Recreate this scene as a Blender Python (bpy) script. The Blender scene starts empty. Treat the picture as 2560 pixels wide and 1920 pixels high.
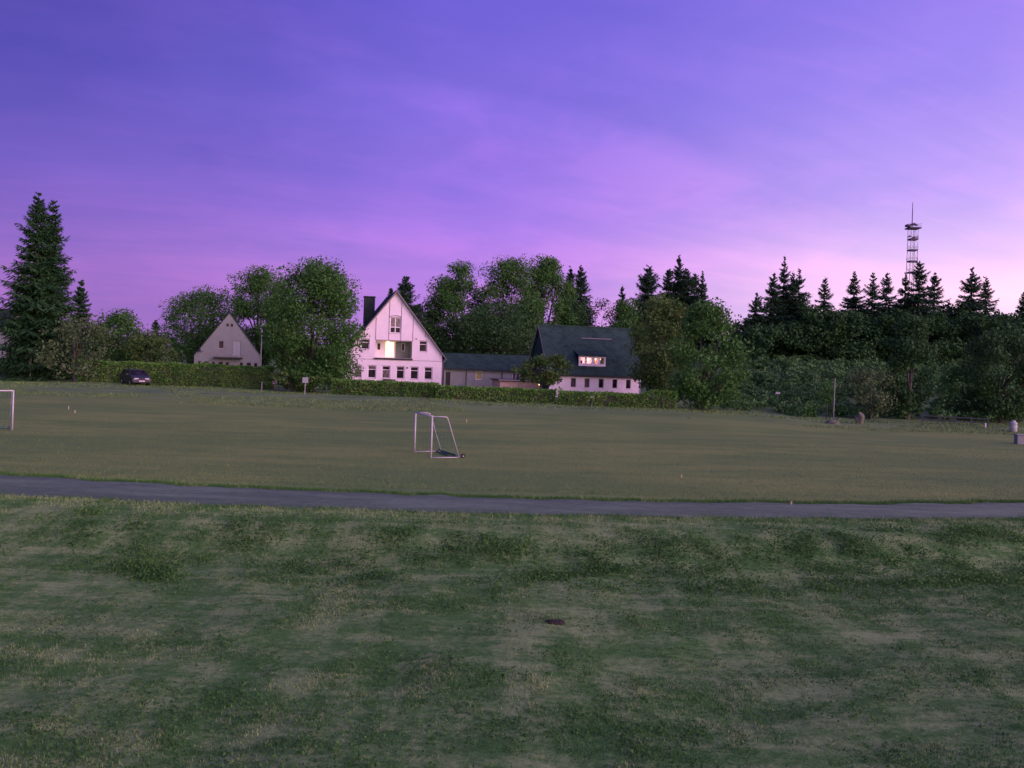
import bpy, bmesh, math, random
import numpy as np
from mathutils import Vector, Matrix
from mathutils.geometry import tessellate_polygon

# ------------------------------------------------------------------ camera, sky, sun, exposure
sc = bpy.context.scene
COL = sc.collection
R = math.radians
EYE = 4.6
ROLL = R(1.9)
FPX = 2100.0
cam_d = bpy.data.cameras.new('camera')
cam = bpy.data.objects.new('camera', cam_d); COL.objects.link(cam)
cam.location = (0, 0, EYE)
cam.rotation_euler = (R(90), -ROLL, 0)
cam_d.sensor_width = 36; cam_d.lens = 36 * FPX / 2560
cam_d.shift_x = 0; cam_d.shift_y = -52 / 2560
cam_d.clip_start = 0.2; cam_d.clip_end = 4000
sc.camera = cam

GLOW_AZ = R(112)           # where the afterglow of the sun lies: to the right and a little behind
world = bpy.data.worlds.new('World'); sc.world = world; world.use_nodes = True
def srgb(r, g, b):
    f = lambda c: (c / 255 / 12.92) if c / 255 <= .04045 else ((c / 255 + .055) / 1.055) ** 2.4
    return (f(r), f(g), f(b), 1)

class NT:
    def __init__(s, nt): s.nt = nt; s.n = nt.nodes; s.l = nt.links
    def add(s, t, **k):
        n = s.n.new(t)
        for a, v in k.items(): setattr(n, a, v)
        return n
    def put(s, sock, v):
        if hasattr(v, 'is_output'): s.l.new(v, sock)
        elif v is not None: sock.default_value = v
    def math(s, op, a, b=None, clamp=False):
        n = s.add('ShaderNodeMath', operation=op, use_clamp=clamp)
        s.put(n.inputs[0], a); s.put(n.inputs[1], b); return n.outputs[0]
    def mix(s, f, a, b, mode='MIX'):
        n = s.add('ShaderNodeMix', data_type='RGBA', blend_type=mode)
        s.put(n.inputs[0], f); s.put(n.inputs[6], a); s.put(n.inputs[7], b); return n.outputs[2]
    def rng(s, v, a, b, c=0., d=1., smooth=True):
        n = s.add('ShaderNodeMapRange'); n.clamp = True
        n.interpolation_type = 'SMOOTHSTEP' if smooth else 'LINEAR'
        s.put(n.inputs[0], v)
        for i, q in enumerate((a, b, c, d)): s.put(n.inputs[i + 1], q)
        return n.outputs[0]
    def ramp(s, v, stops, ease=False):
        n = s.add('ShaderNodeValToRGB'); cr = n.color_ramp
        cr.interpolation = 'EASE' if ease else 'LINEAR'
        while len(cr.elements) < len(stops): cr.elements.new(.5)
        for e, (p, c) in zip(cr.elements, stops): e.position = p; e.color = c if len(c) == 4 else (*c, 1)
        s.put(n.inputs[0], v); return n.outputs[0]
    def noise(s, vec, scale, detail=4, rough=.55, dist=0.):
        n = s.add('ShaderNodeTexNoise'); n.inputs['Scale'].default_value = scale
        n.inputs['Detail'].default_value = detail; n.inputs['Roughness'].default_value = rough
        n.inputs['Distortion'].default_value = dist
        if vec is not None: s.l.new(vec, n.inputs['Vector'])
        return n.outputs[0]
    def mapping(s, vec, scale=(1, 1, 1), loc=(0, 0, 0), rot=(0, 0, 0)):
        n = s.add('ShaderNodeMapping'); s.l.new(vec, n.inputs[0])
        n.inputs['Scale'].default_value = scale; n.inputs['Location'].default_value = loc
        n.inputs['Rotation'].default_value = rot; return n.outputs[0]

w = NT(world.node_tree)
bg = w.n['Background']
tc = w.add('ShaderNodeTexCoord')
sep = w.add('ShaderNodeSeparateXYZ'); w.l.new(tc.outputs['Generated'], sep.inputs[0])
dx, dy, dz = sep.outputs
zc = w.math('MAXIMUM', dz, 0.0)
sdot = w.math('ADD', w.math('MULTIPLY', dx, math.sin(GLOW_AZ)), w.math('MULTIPLY', dy, math.cos(GLOW_AZ)))
# dusk colours up the sky: far from the glow, beside it, next to it
away = w.ramp(zc, [(0, srgb(168, 118, 196)), (.10, srgb(142, 108, 198)), (.19, srgb(114, 96, 196)), (.30, srgb(86, 79, 180)), (.42, srgb(66, 63, 156)), (1, srgb(56, 58, 136))])
mid = w.ramp(zc, [(0, srgb(200, 138, 226)), (.08, srgb(190, 138, 232)), (.16, srgb(156, 124, 232)), (.28, srgb(130, 112, 226)), (.42, srgb(110, 97, 216)), (1, srgb(92, 92, 190))])
near = w.ramp(zc, [(0, srgb(255, 230, 252)), (.10, srgb(250, 214, 255)), (.19, srgb(200, 172, 255)), (.30, srgb(162, 142, 246)), (.42, srgb(142, 124, 238)), (1, srgb(120, 115, 210))])
t1 = w.rng(sdot, -.84, -.40); t2 = w.rng(sdot, -.42, .14)
skyc = w.mix(t2, w.mix(t1, away, mid), near)
# the glow keeps growing towards the place where the sun went down
t3 = w.rng(sdot, .08, 1.0)
low = w.rng(zc, .0, .62, 1., 0.)
glow = w.math('MULTIPLY', t3, low)
skyc = w.mix(glow, skyc, (5.6, 3.3, 3.6, 1))
# thin cirrus: long soft streaks on a high flat layer
zz = w.math('ADD', zc, .18)
cx = w.math('DIVIDE', dx, zz); cy = w.math('DIVIDE', dy, zz)
cmb = w.add('ShaderNodeCombineXYZ'); w.put(cmb.inputs[0], cx); w.put(cmb.inputs[1], cy)
turn = w.mapping(cmb.outputs[0], (1, 1, 1), (0, 0, 0), (0, 0, R(-20)))
st = w.noise(w.mapping(turn, (.42, 1.6, 1), (3.1, 1.2, 0)), .85, 5, .52, .7)
st2 = w.noise(w.mapping(turn, (.8, 2.8, 1), (0, 4.2, 0)), 1.7, 6, .6, .9)
cir = w.math('ADD', w.rng(st, .42, .72, 0, .60), w.rng(st2, .46, .80, 0, .38))
cir = w.math('MULTIPLY', cir, w.rng(dz, .0, .07))
def bank(u0, v0, lu, lv, slope, amt):
    """one soft cloud bank in the sky ahead, by direction"""
    du = w.math('SUBTRACT', dx, u0)
    dv = w.math('SUBTRACT', w.math('SUBTRACT', dz, v0), w.math('MULTIPLY', du, slope))
    q = w.math('ADD', w.math('POWER', w.math('DIVIDE', du, lu), 2.), w.math('POWER', w.math('DIVIDE', dv, lv), 2.))
    q = w.math('MULTIPLY', w.rng(q, 0., 1.6, 1., 0.), w.rng(dy, .2, .5))
    return w.math('MULTIPLY', w.math('MULTIPLY', q, w.rng(mott, .30, .62, .35, 1.)), amt)
mott = w.noise(w.mapping(tc.outputs['Generated'], (1.0, 1.0, 2.6)), 5.5, 6, .62, .3)
mott2 = w.noise(w.mapping(tc.outputs['Generated'], (1.0, 1.0, 2.0), (3, 1, 2)), 2.6, 4, .55)
cir = w.math('ADD', cir, w.rng(mott, .42, .70, 0, .36))
for b_ in ((.06, .228, .22, .055, -.20, .95), (-.02, .135, .22, .024, -.08, .7), (-.36, .165, .16, .018, -.06, .45), (.10, .12, .16, .02, .05, .35), (-.05, .29, .22, .02, -.12, .25)):
    cir = w.math('ADD', cir, bank(*b_))
pink = w.mix(1, skyc, (1.42, 1.16, 1.10, 1), 'MULTIPLY')
skyc = w.mix(cir, skyc, pink)
dark = w.math('MULTIPLY', w.rng(st, .30, .5, .07, 0), w.rng(dz, .04, .2))
skyc = w.mix(dark, skyc, (.06, .06, .30, 1))
skyc = w.mix(w.math('MULTIPLY', w.rng(mott2, .38, .60, .42, 0), w.rng(sdot, -.9, -.2, 1, .3)), skyc, w.mix(1, skyc, (.55, .66, .80, 1), 'MULTIPLY'))
w.l.new(skyc, bg.inputs[0]); bg.inputs[1].default_value = 1.0

sun_d = bpy.data.lights.new('sun', 'SUN'); sun_d.energy = 1.65; sun_d.angle = R(30); sun_d.color = (1, .50, .86)
sun = bpy.data.objects.new('sun', sun_d); COL.objects.link(sun)
SAZ, SEL = R(123), R(22)
sd = Vector((math.sin(SAZ) * math.cos(SEL), math.cos(SAZ) * math.cos(SEL), math.sin(SEL)))
sun.rotation_euler = sd.to_track_quat('Z', 'Y').to_euler(); sun.location = sd * 200 + Vector((0, 60, 0))

vs = sc.view_settings
sc.display_settings.display_device = 'sRGB'
vs.view_transform = 'Standard'; vs.look = 'None'; vs.exposure = 0.0; vs.gamma = 1; vs.use_curve_mapping = False
sc.cycles.max_bounces = 6; sc.cycles.diffuse_bounces = 3; sc.cycles.transparent_max_bounces = 6

# ------------------------------------------------------------------ numbers
CR, SR = math.cos(ROLL), math.sin(ROLL)
def ray(px, py):
    a, b = px - 1280, py - 908
    return (a * CR + b * SR) / FPX, -(-a * SR + b * CR) / FPX
def at(px, py, D):
    rx, rz = ray(px, py); return Vector((rx * D, D, EYE + rz * D))
def S(a, b, x):
    t = np.clip((np.asarray(x, float) - a) / (b - a), 0, 1); return t * t * (3 - 2 * t)
def _h(ix, iy, seed):
    n = (ix.astype(np.int64) * 374761393 + iy.astype(np.int64) * 668265263 + seed * 1274126177) & 0xffffffff
    n = ((n ^ (n >> 13)) * 1274126177) & 0xffffffff
    return ((n ^ (n >> 16)) & 0xffff) / 65535.0
def vnoise(x, y, seed=0):
    x = np.asarray(x, float); y = np.asarray(y, float)
    ix = np.floor(x); iy = np.floor(y); fx = x - ix; fy = y - iy
    fx = fx * fx * (3 - 2 * fx); fy = fy * fy * (3 - 2 * fy)
    a = _h(ix, iy, seed); b = _h(ix + 1, iy, seed); c = _h(ix, iy + 1, seed); d = _h(ix + 1, iy + 1, seed)
    return (a * (1 - fx) + b * fx) * (1 - fy) + (c * (1 - fx) + d * fx) * fy
def fbm(x, y, seed=0, o=4):
    v = 0; a = .5
    for i in range(o): v = v + a * vnoise(x * 2 ** i, y * 2 ** i, seed + i); a *= .5
    return v / (1 - .5 ** o)
_far = np.polyfit([-18.2, -8.7, .2, 9.1, 19.5], [30.1, 29.2, 28.6, 29.4, 31.6], 2)
_near = np.polyfit([-15.7, -7.7, .2, 8.1, 17.5], [26.0, 25.7, 25.6, 26.2, 28.3], 2)
def path_far(x): return np.polyval(_far, np.clip(x, -40, 34)) + (fbm(np.asarray(x) * .9, np.asarray(x) * 0, 5, 6) - .5) * .7
def path_near(x): return np.polyval(_near, np.clip(x, -40, 34)) + (fbm(np.asarray(x) * .9, np.asarray(x) * 0 + 7, 9) - .5) * .6
def gz(x, y):
    x = np.asarray(x, float); y = np.asarray(y, float)
    pn = np.polyval(_near, np.clip(x, -40, 34))
    top = pn - 1.9 + (fbm(x * .35, y * 0, 3) - .5) * 1.2
    toe = top - 3.0 - (fbm(x * .3, y * 0 + 3, 4) - .5) * 1.0
    z = -.62 + .62 * S(0, 1, (y - toe) / (top - toe))
    z = z + 3.0 * (1 - S(0, 8.5, y)) * (y < 8.5)
    und = (fbm(x * .25, y * .25, 11) - .5) * .35 + (fbm(x * 1.1, y * 1.1, 12) - .5) * .10
    z = z + und * (1 - S(-1.2, .2, y - top)) * S(0, 9, np.abs(y))
    base = .9 * S(55, 82, y) + .7 * S(85, 130, y) + 3 * S(160, 400, y)
    right = .2 * S(60, 82, y) + 5.4 * S(82, 120, y) + 4. * S(120, 210, y)
    m = S(15, 30, x)
    z = z + base * (1 - m) + right * m
    z = z + (fbm(x * .16, y * .16, 21) - .5) * .5 * S(50, 85, y)
    return z
def gzf(x, y): return float(gz(x, y))

# ------------------------------------------------------------------ mesh helpers
rs = np.random.RandomState(7)
random.seed(7)
def mesh_np(name, V, F, mats, mi=None, attr=None, smooth=False):
    V = np.asarray(V, np.float32); F = np.asarray(F, np.int32)
    me = bpy.data.meshes.new(name); k = F.shape[1]
    me.vertices.add(len(V)); me.vertices.foreach_set('co', V.ravel())
    me.loops.add(F.size); me.loops.foreach_set('vertex_index', F.ravel())
    me.polygons.add(len(F)); me.polygons.foreach_set('loop_start', np.arange(len(F), dtype=np.int32) * k)
    if mi is not None: me.polygons.foreach_set('material_index', np.asarray(mi, np.int32))
    if smooth: me.polygons.foreach_set('use_smooth', np.ones(len(F), bool))
    if attr is not None:
        a = me.attributes.new('tint', 'FLOAT', 'POINT'); a.data.foreach_set('value', np.asarray(attr, np.float32))
    for m in mats: me.materials.append(m)
    me.update(calc_edges=True); return me
def link(name, me, parent=None, loc=None, rz=None):
    o = bpy.data.objects.new(name, me); COL.objects.link(o)
    if parent is not None: o.parent = parent
    if loc is not None: o.location = loc
    if rz is not None: o.rotation_euler = (0, 0, rz)
    return o
def tag(o, label=None, cat=None, group=None, kind=None):
    if label: o['label'] = label
    if cat: o['category'] = cat
    if group: o['group'] = group
    if kind: o['kind'] = kind
    return o
def empty(name, loc, rz=0): return link(name, None, None, loc, rz)

class MB:
    """collects boxes, tubes and polygons into one mesh"""
    def __init__(s): s.bm = bmesh.new()
    def box(s, x0, x1, y0, y1, z0, z1, M=None):
        vs_ = [s.bm.verts.new((x, y, z)) for x in (x0, x1) for y in (y0, y1) for z in (z0, z1)]
        for f in ((0, 1, 3, 2), (4, 6, 7, 5), (0, 4, 5, 1), (2, 3, 7, 6), (0, 2, 6, 4), (1, 5, 7, 3)):
            s.bm.faces.new([vs_[i] for i in f])
        if M is not None: bmesh.ops.transform(s.bm, matrix=M, verts=vs_)
        return s
    def poly(s, pts): s.bm.faces.new([s.bm.verts.new(p) for p in pts]); return s
    def prism(s, pts, d):
        a = [s.bm.verts.new(p) for p in pts]; b = [s.bm.verts.new(Vector(p) + Vector(d)) for p in pts]
        s.bm.faces.new(a); s.bm.faces.new(b[::-1])
        for i in range(len(a)):
            j = (i + 1) % len(a); s.bm.faces.new((a[j], a[i], b[i], b[j]))
        return s
    def tube(s, pts, rads, n=8, cap=True):
        pts = [Vector(p) for p in pts]
        if not hasattr(rads, '__len__'): rads = [rads] * len(pts)
        rings = []
        for i, p in enumerate(pts):
            d = (pts[min(i + 1, len(pts) - 1)] - pts[max(i - 1, 0)]).normalized()
            q = d.to_track_quat('Z', 'X')
            rings.append([s.bm.verts.new(p + q @ Vector((math.cos(2 * math.pi * k / n) * rads[i], math.sin(2 * math.pi * k / n) * rads[i], 0))) for k in range(n)])
        for a, b in zip(rings, rings[1:]):
            for k in range(n): s.bm.faces.new((a[k], a[(k + 1) % n], b[(k + 1) % n], b[k]))
        if cap: s.bm.faces.new(rings[0][::-1]); s.bm.faces.new(rings[-1])
        return s
    def lathe(s, prof, n=20, c=(0, 0, 0)):
        rings = [[s.bm.verts.new((c[0] + math.cos(2 * math.pi * k / n) * r, c[1] + math.sin(2 * math.pi * k / n) * r, c[2] + z)) for k in range(n)] for r, z in prof]
        for a, b in zip(rings, rings[1:]):
            for k in range(n): s.bm.faces.new((a[k], a[(k + 1) % n], b[(k + 1) % n], b[k]))
        s.bm.faces.new(rings[0][::-1]); s.bm.faces.new(rings[-1]); return s
    def bevel(s, w_=.01, seg=2):
        bmesh.ops.bevel(s.bm, geom=[e for e in s.bm.edges], offset=w_, segments=seg, affect='EDGES', profile=.6); return s
    def build(s, name, m, parent=None, smooth=False, loc=None, rz=None):
        bmesh.ops.recalc_face_normals(s.bm, faces=s.bm.faces)
        me = bpy.data.meshes.new(name); s.bm.to_mesh(me); s.bm.free()
        me.materials.append(m)
        if smooth:
            for p in me.polygons: p.use_smooth = True
        return link(name, me, parent, loc, rz)

# ------------------------------------------------------------------ materials
MATS = {}
def base_mat(name):
    m = bpy.data.materials.new(name); m.use_nodes = True; MATS[name] = m
    t = NT(m.node_tree); return m, t, t.n['Principled BSDF']
def surf(name, col, rough=.8, var=.15, scale=3., bump=0., bscale=30., spec=.3, metal=0., stretch=(1, 1, 1), dirt=None):
    m, t, p = base_mat(name)
    co = t.add('ShaderNodeTexCoord').outputs['Object']
    co = t.mapping(co, stretch)
    n1 = t.noise(co, scale, 5, .6)
    lo = tuple(c * (1 - var) for c in col) + (1,); hi = tuple(min(1, c * (1 + var)) for c in col) + (1,)
    c = t.mix(t.rng(n1, .3, .7), lo, hi)
    if dirt is not None:
        n2 = t.noise(co, scale * .35, 6, .7)
        c = t.mix(t.rng(n2, .5, .8, 0, .55), c, (*dirt, 1))
    t.l.new(c, p.inputs['Base Color'])
    p.inputs['Roughness'].default_value = rough; p.inputs['Specular IOR Level'].default_value = spec
    p.inputs['Metallic'].default_value = metal
    if bump:
        b = t.add('ShaderNodeBump'); b.inputs['Strength'].default_value = bump; b.inputs['Distance'].default_value = .03
        t.l.new(t.noise(co, bscale, 4, .6), b.inputs['Height']); t.l.new(b.outputs[0], p.inputs['Normal'])
    return m
def leaf_mat(name, c0, c1, c2, trans=.25, nscale=.35, autumn=None):
    """three foliage tones mixed by leaf and by clump"""
    m, t, p = base_mat(name)
    geo = t.add('ShaderNodeNewGeometry')
    rnd = geo.outputs['Random Per Island']
    pos = t.add('ShaderNodeTexCoord').outputs['Object']
    n = t.noise(pos, nscale, 4, .6)
    f = t.math('ADD', t.math('MULTIPLY', t.rng(n, .3, .7), .6), t.math('MULTIPLY', rnd, .4))
    c = t.ramp(f, [(0, c0), (.5, c1), (1, c2)])
    if autumn is not None:
        n2 = t.noise(pos, nscale * 1.7, 3, .6)
        c = t.mix(t.math('MULTIPLY', t.rng(n2, .52, .74), t.rng(rnd, .2, .9, .1, .8)), c, (*autumn, 1))
    t.l.new(c, p.inputs['Base Color'])
    p.inputs['Roughness'].default_value = .65; p.inputs['Specular IOR Level'].default_value = .15
    tr = t.add('ShaderNodeBsdfTranslucent'); t.l.new(c, tr.inputs[0])
    mx = t.add('ShaderNodeMixShader'); mx.inputs[0].default_value = trans
    t.l.new(p.outputs[0], mx.inputs[1]); t.l.new(tr.outputs[0], mx.inputs[2])
    t.l.new(mx.outputs[0], t.n['Material Output'].inputs[0]); return m
def glow_mat(name, col, st):
    m, t, p = base_mat(name)
    co = t.add('ShaderNodeTexCoord').outputs['Object']
    c = t.mix(t.rng(t.noise(co, 2.5, 2), .35, .65), (*[x * .8 for x in col], 1), (*col, 1))
    p.inputs['Base Color'].default_value = (.05, .05, .05, 1)
    t.l.new(c, p.inputs['Emission Color']); p.inputs['Emission Strength'].default_value = st; return m

STRAW = (.260, .405, .140); STRAW2 = (.190, .320, .098); GREEN = (.088, .235, .048); GREEN2 = (.048, .152, .032)
def grass_colour(t, pos, fine=True):
    """dry and green patches of the mown meadow, the same field for ground and blades"""
    p1 = t.noise(t.mapping(pos, (.55, 1.1, .0), (4, 2, 0), (0, 0, R(4))), .70, 6, .72, .15)
    p2 = t.noise(t.mapping(pos, (.6, 1, 0), (1, 9, 0)), 1.9, 4, .6)
    p3 = t.noise(t.mapping(pos, (.8, 1, 0), (7, 3, 0)), 6.5, 4, .7)
    f = t.math('ADD', t.math('ADD', t.math('MULTIPLY', p1, .36), t.math('MULTIPLY', p2, .28)), t.math('MULTIPLY', p3, .36))
    sy = t.add('ShaderNodeSeparateXYZ'); t.l.new(pos, sy.inputs[0]); yb_ = sy.outputs[1]
    bank_ = t.math('MULTIPLY', t.rng(yb_, 18.8, 20.8), t.rng(yb_, 24.8, 26.5, 1, 0))
    f = t.math('ADD', f, t.math('MULTIPLY', bank_, .012))
    s1 = t.noise(t.mapping(pos, (.16, 1.5, 0), (2, 5, 0), (0, 0, R(3))), 1.1, 4, .6)
    s2 = t.noise(t.mapping(pos, (1.0, .10, 0), (6, 1, 0), (0, 0, R(-6))), 1.3, 3, .6)
    f = t.math('ADD', f, t.math('MULTIPLY', t.math('SUBTRACT', t.math('ADD', s1, s2), 1.0), .30))
    f = t.rng(f, .40, .64)
    return f
def ground_mat():
    m, t, p = base_mat('ground_cover')
    pos = t.add('ShaderNodeTexCoord').outputs['Object']
    sp = t.add('ShaderNodeSeparateXYZ'); t.l.new(pos, sp.inputs[0]); y = sp.outputs[1]
    f = grass_colour(t, pos)
    fine = t.noise(t.mapping(pos, (.8, 1, 0)), 9, 5, .8)
    fg = t.mix(f, t.mix(t.rng(fine, .3, .7), (*GREEN2, 1), (*GREEN, 1)), t.mix(t.rng(fine, .3, .7), (*STRAW2, 1), (*STRAW, 1)))
    # the playing field: short, olive, worn and a little blotchy
    b1 = t.noise(t.mapping(pos, (.35, 1, 0)), .17, 5, .62, .3)
    b2 = t.noise(t.mapping(pos, (.32, 1, 0)), .7, 6, .7)
    fld = t.mix(t.rng(b1, .36, .64), (.118, .225, .060, 1), (.205, .298, .076, 1))
    fld = t.mix(t.rng(b2, .44, .66, 0, .6), fld, (.082, .20, .054, 1))
    b3 = t.noise(t.mapping(pos, (.6, 1, 0)), 6., 4, .7)
    fld = t.mix(t.rng(b3, .3, .75, 0, .35), fld, (.215, .315, .085, 1))
    # rough long grass towards the hedges
    rg = t.mix(t.rng(b2, .35, .65), (.10, .205, .07, 1), (.19, .305, .11, 1))
    yn = t.math('ADD', y, t.math('MULTIPLY', t.math('SUBTRACT', b1, .5), 22.))
    fld = t.mix(t.rng(yn, 66, 80), fld, rg)
    yn2 = t.math('ADD', y, t.math('MULTIPLY', t.math('SUBTRACT', p_, .5), 3.)) if False else y
    c = t.mix(t.rng(yn2, 25.5, 31.), fg, fld)
    t.l.new(c, p.inputs['Base Color']); p.inputs['Roughness'].default_value = .95; p.inputs['Specular IOR Level'].default_value = .1
    bp = t.add('ShaderNodeBump'); bp.inputs['Strength'].default_value = .6; bp.inputs['Distance'].default_value = .06
    hh = t.math('ADD', fine, t.math('MULTIPLY', b3, .8)); t.l.new(hh, bp.inputs['Height']); t.l.new(bp.outputs[0], p.inputs['Normal'])
    return m
def blade_mat(name='grass_blade', straw=STRAW, straw2=STRAW2, g=GREEN, g2=GREEN2, bias=0.):
    m, t, p = base_mat(name)
    pos = t.add('ShaderNodeTexCoord').outputs['Object']
    rnd = t.add('ShaderNodeNewGeometry').outputs['Random Per Island']
    at_ = t.add('ShaderNodeAttribute'); at_.attribute_name = 'tint'
    f = grass_colour(t, pos)
    f = t.math('ADD', f, t.math('MULTIPLY', t.math('SUBTRACT', rnd, .5), .55))
    f = t.math('ADD', f, at_.outputs['Fac'], True)
    c = t.mix(t.rng(f, .25, .75), t.mix(rnd, (*g2, 1), (*g, 1)), t.mix(rnd, (*straw2, 1), (*straw, 1)))
    t.l.new(c, p.inputs['Base Color']); p.inputs['Roughness'].default_value = .8; p.inputs['Specular IOR Level'].default_value = .1
    return m
def path_mat():
    m, t, p = base_mat('gravel_surface')
    pos = t.add('ShaderNodeTexCoord').outputs['Object']
    n1 = t.noise(pos, 55, 3, .7); n2 = t.noise(t.mapping(pos, (.25, 1.2, 1)), .9, 5, .6); n3 = t.noise(pos, 7, 4, .7)
    n4 = t.noise(t.mapping(pos, (.45, 1, 1)), 5., 6, .8)
    c = t.mix(t.rng(n1, .3, .7), (.055, .118, .060, 1), (.150, .265, .130, 1))
    c = t.mix(t.rng(n4, .34, .60, .0, .95), (.045, .105, .052, 1), c)
    at_ = t.add('ShaderNodeAttribute'); at_.attribute_name = 'tint'
    c = t.mix(t.math('MULTIPLY', at_.outputs['Fac'], t.rng(n4, .3, .6, .35, 1)), c, (.042, .105, .040, 1))
    c = t.mix(t.rng(n2, .42, .64, 0, .5), c, (.165, .285, .145, 1))
    c = t.mix(t.rng(n3, .52, .72, 0, .7), c, (.050, .110, .050, 1))
    t.l.new(c, p.inputs['Base Color']); p.inputs['Roughness'].default_value = .95
    b = t.add('ShaderNodeBump'); b.inputs['Strength'].default_value = .5; b.inputs['Distance'].default_value = .02
    t.l.new(n1, b.inputs['Height']); t.l.new(b.outputs[0], p.inputs['Normal']); return m
def slate_mat(name, col):
    m, t, p = base_mat(name)
    pos = t.add('ShaderNodeTexCoord').outputs['Object']
    br = t.add('ShaderNodeTexBrick'); uv = t.mapping(pos, (1, 0, 1.25))
    rot = t.add('ShaderNodeCombineXYZ'); sp = t.add('ShaderNodeSeparateXYZ'); t.l.new(pos, sp.inputs[0])
    t.put(rot.inputs[0], t.math('ADD', sp.outputs[0], sp.outputs[1])); t.put(rot.inputs[1], t.math('MULTIPLY', sp.outputs[2], 1.28))
    t.l.new(rot.outputs[0], br.inputs['Vector'])
    br.inputs['Scale'].default_value = 1.; br.inputs['Brick Width'].default_value = .34; br.inputs['Row Height'].default_value = .30
    br.inputs['Mortar Size'].default_value = .018
    br.inputs['Color1'].default_value = (*[c * .75 for c in col], 1); br.inputs['Color2'].default_value = (*[c * 1.25 for c in col], 1)
    br.inputs['Mortar'].default_value = (*[c * .45 for c in col], 1)
    n = t.noise(pos, .9, 5, .65)
    c = t.mix(t.rng(n, .35, .7, 0, .55), br.outputs[0], (*[c * 1.7 for c in col], 1))
    t.l.new(c, p.inputs['Base Color']); p.inputs['Roughness'].default_value = .85; p.inputs['Specular IOR Level'].default_value = .12
    b = t.add('ShaderNodeBump'); b.inputs['Strength'].default_value = .5; b.inputs['Distance'].default_value = .03
    t.l.new(br.outputs[1], b.inputs['Height']); b.invert = True; t.l.new(b.outputs[0], p.inputs['Normal']); return m

M_ground = ground_mat(); M_blade = blade_mat(); M_path = path_mat()
M_weed = leaf_mat('weed_leaf', (0.038, 0.128, 0.027), (0.066, 0.193, 0.037), (0.113, 0.271, 0.057))
M_fieldgrass = blade_mat('field_grass_blade', (.185, .30, .078), (.14, .25, .062), (.095, .21, .052), (.06, .145, .034))
M_render = surf('white_render', (.80, .78, .76), .9, .04, 1.2, .15, 40, dirt=(.62, .62, .60))
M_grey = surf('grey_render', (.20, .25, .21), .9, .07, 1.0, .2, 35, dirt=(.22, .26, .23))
M_pale = surf('pale_plaster', (.26, .31, .26), .9, .08, 1.0, .2, 35, dirt=(.26, .30, .27))
M_peach = surf('peach_plaster', (.52, .42, .30), .9, .06, 1.2, .2, 35)
M_slate = slate_mat('dark_slate', (.024, .042, .034))
M_slate2 = slate_mat('teal_slate', (.026, .062, .046))
M_dark = surf('dark_timber', (.035, .040, .035), .7, .2, 6, .2, 40)
M_trim = surf('grey_trim', (.30, .30, .29), .7, .1, 5)
M_verge = surf('weathered_verge', (.18, .18, .17), .8, .12, 4)
M_batten = surf('facade_batten', (.22, .21, .19), .8, .1, 5)
M_frame = surf('white_window_frame', (.80, .80, .78), .45, .04, 6, spec=.5)
M_gframe = surf('grey_window_surround', (.42, .36, .38), .7, .06, 6)
M_glass, _t, _p = base_mat('dark_glass')
_c = _t.mix(_t.rng(_t.noise(_t.add('ShaderNodeTexCoord').outputs['Object'], 2.2, 3), .4, .7), (.010, .010, .012, 1), (.035, .03, .03, 1))
_t.l.new(_c, _p.inputs['Base Color']); _p.inputs['Roughness'].default_value = .12; _p.inputs['Specular IOR Level'].default_value = .10
M_curtain, _t, _p = base_mat('curtained_glass')
_c = _t.mix(_t.rng(_t.noise(_t.mapping(_t.add('ShaderNodeTexCoord').outputs['Object'], (9, 1, 1.2)), 1.5, 3), .4, .65), (.03, .03, .03, 1), (.16, .15, .14, 1))
_t.l.new(_c, _p.inputs['Base Color']); _p.inputs['Roughness'].default_value = .15
M_lit = glow_mat('lit_door_glass', (1., .64, .30), 3.8)
M_lamp = glow_mat('warm_lamp', (1., .66, .40), 3.)
M_room = surf('peach_room_wall', (.80, .62, .58), .9, .05, 2)
M_clear, _t, _p = base_mat('clear_glass')
_tr = _t.add('ShaderNodeBsdfTransparent'); _gl = _t.add('ShaderNodeBsdfGlossy'); _gl.inputs['Roughness'].default_value = .05
_mx = _t.add('ShaderNodeMixShader'); _fr = _t.add('ShaderNodeFresnel'); _t.l.new(_fr.outputs[0], _mx.inputs[0])
_t.l.new(_tr.outputs[0], _mx.inputs[1]); _t.l.new(_gl.outputs[0], _mx.inputs[2]); _t.l.new(_mx.outputs[0], _t.n['Material Output'].inputs[0])
M_bark = surf('bark', (.07, .075, .055), .95, .35, 6, .6, 22, stretch=(1, 1, .25))
M_pbark = surf('grey_bark', (.16, .16, .13), .95, .3, 6, .6, 22, stretch=(1, 1, .25))
M_white = surf('white_paint', (.50, .52, .50), .45, .06, 8, spec=.5, dirt=(.48, .50, .44))
M_galv = surf('galvanised_steel', (.42, .44, .43), .5, .12, 10, metal=.4)
M_net = surf('dark_net_cord', (.05, .14, .09), .9, .2, 14)
M_rub = surf('black_rubber', (.02, .022, .02), .85, .2, 10)
M_steel = surf('mast_steel', (.07, .07, .10), .6, .2, 4)
M_car = surf('dark_car_paint', (.030, .040, .032), .45, .08, 2, spec=.3)
M_chrome = surf('bright_metal', (.6, .6, .6), .25, .05, 5, metal=.9)
M_lens = surf('lamp_lens', (.55, .55, .55), .15, .05, 8, spec=.7)
M_plastic = surf('dark_plastic', (.03, .03, .03), .6, .1, 6)
M_wood = surf('brown_timber', (.12, .085, .05), .85, .25, 7, .3, 30, stretch=(1, 1, .3))
M_gwood = surf('grey_timber', (.10, .12, .10), .85, .2, 7, .3, 30, stretch=(1, 1, .3))
M_board = surf('notice_paper', (.62, .50, .40), .8, .1, 3)
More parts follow.
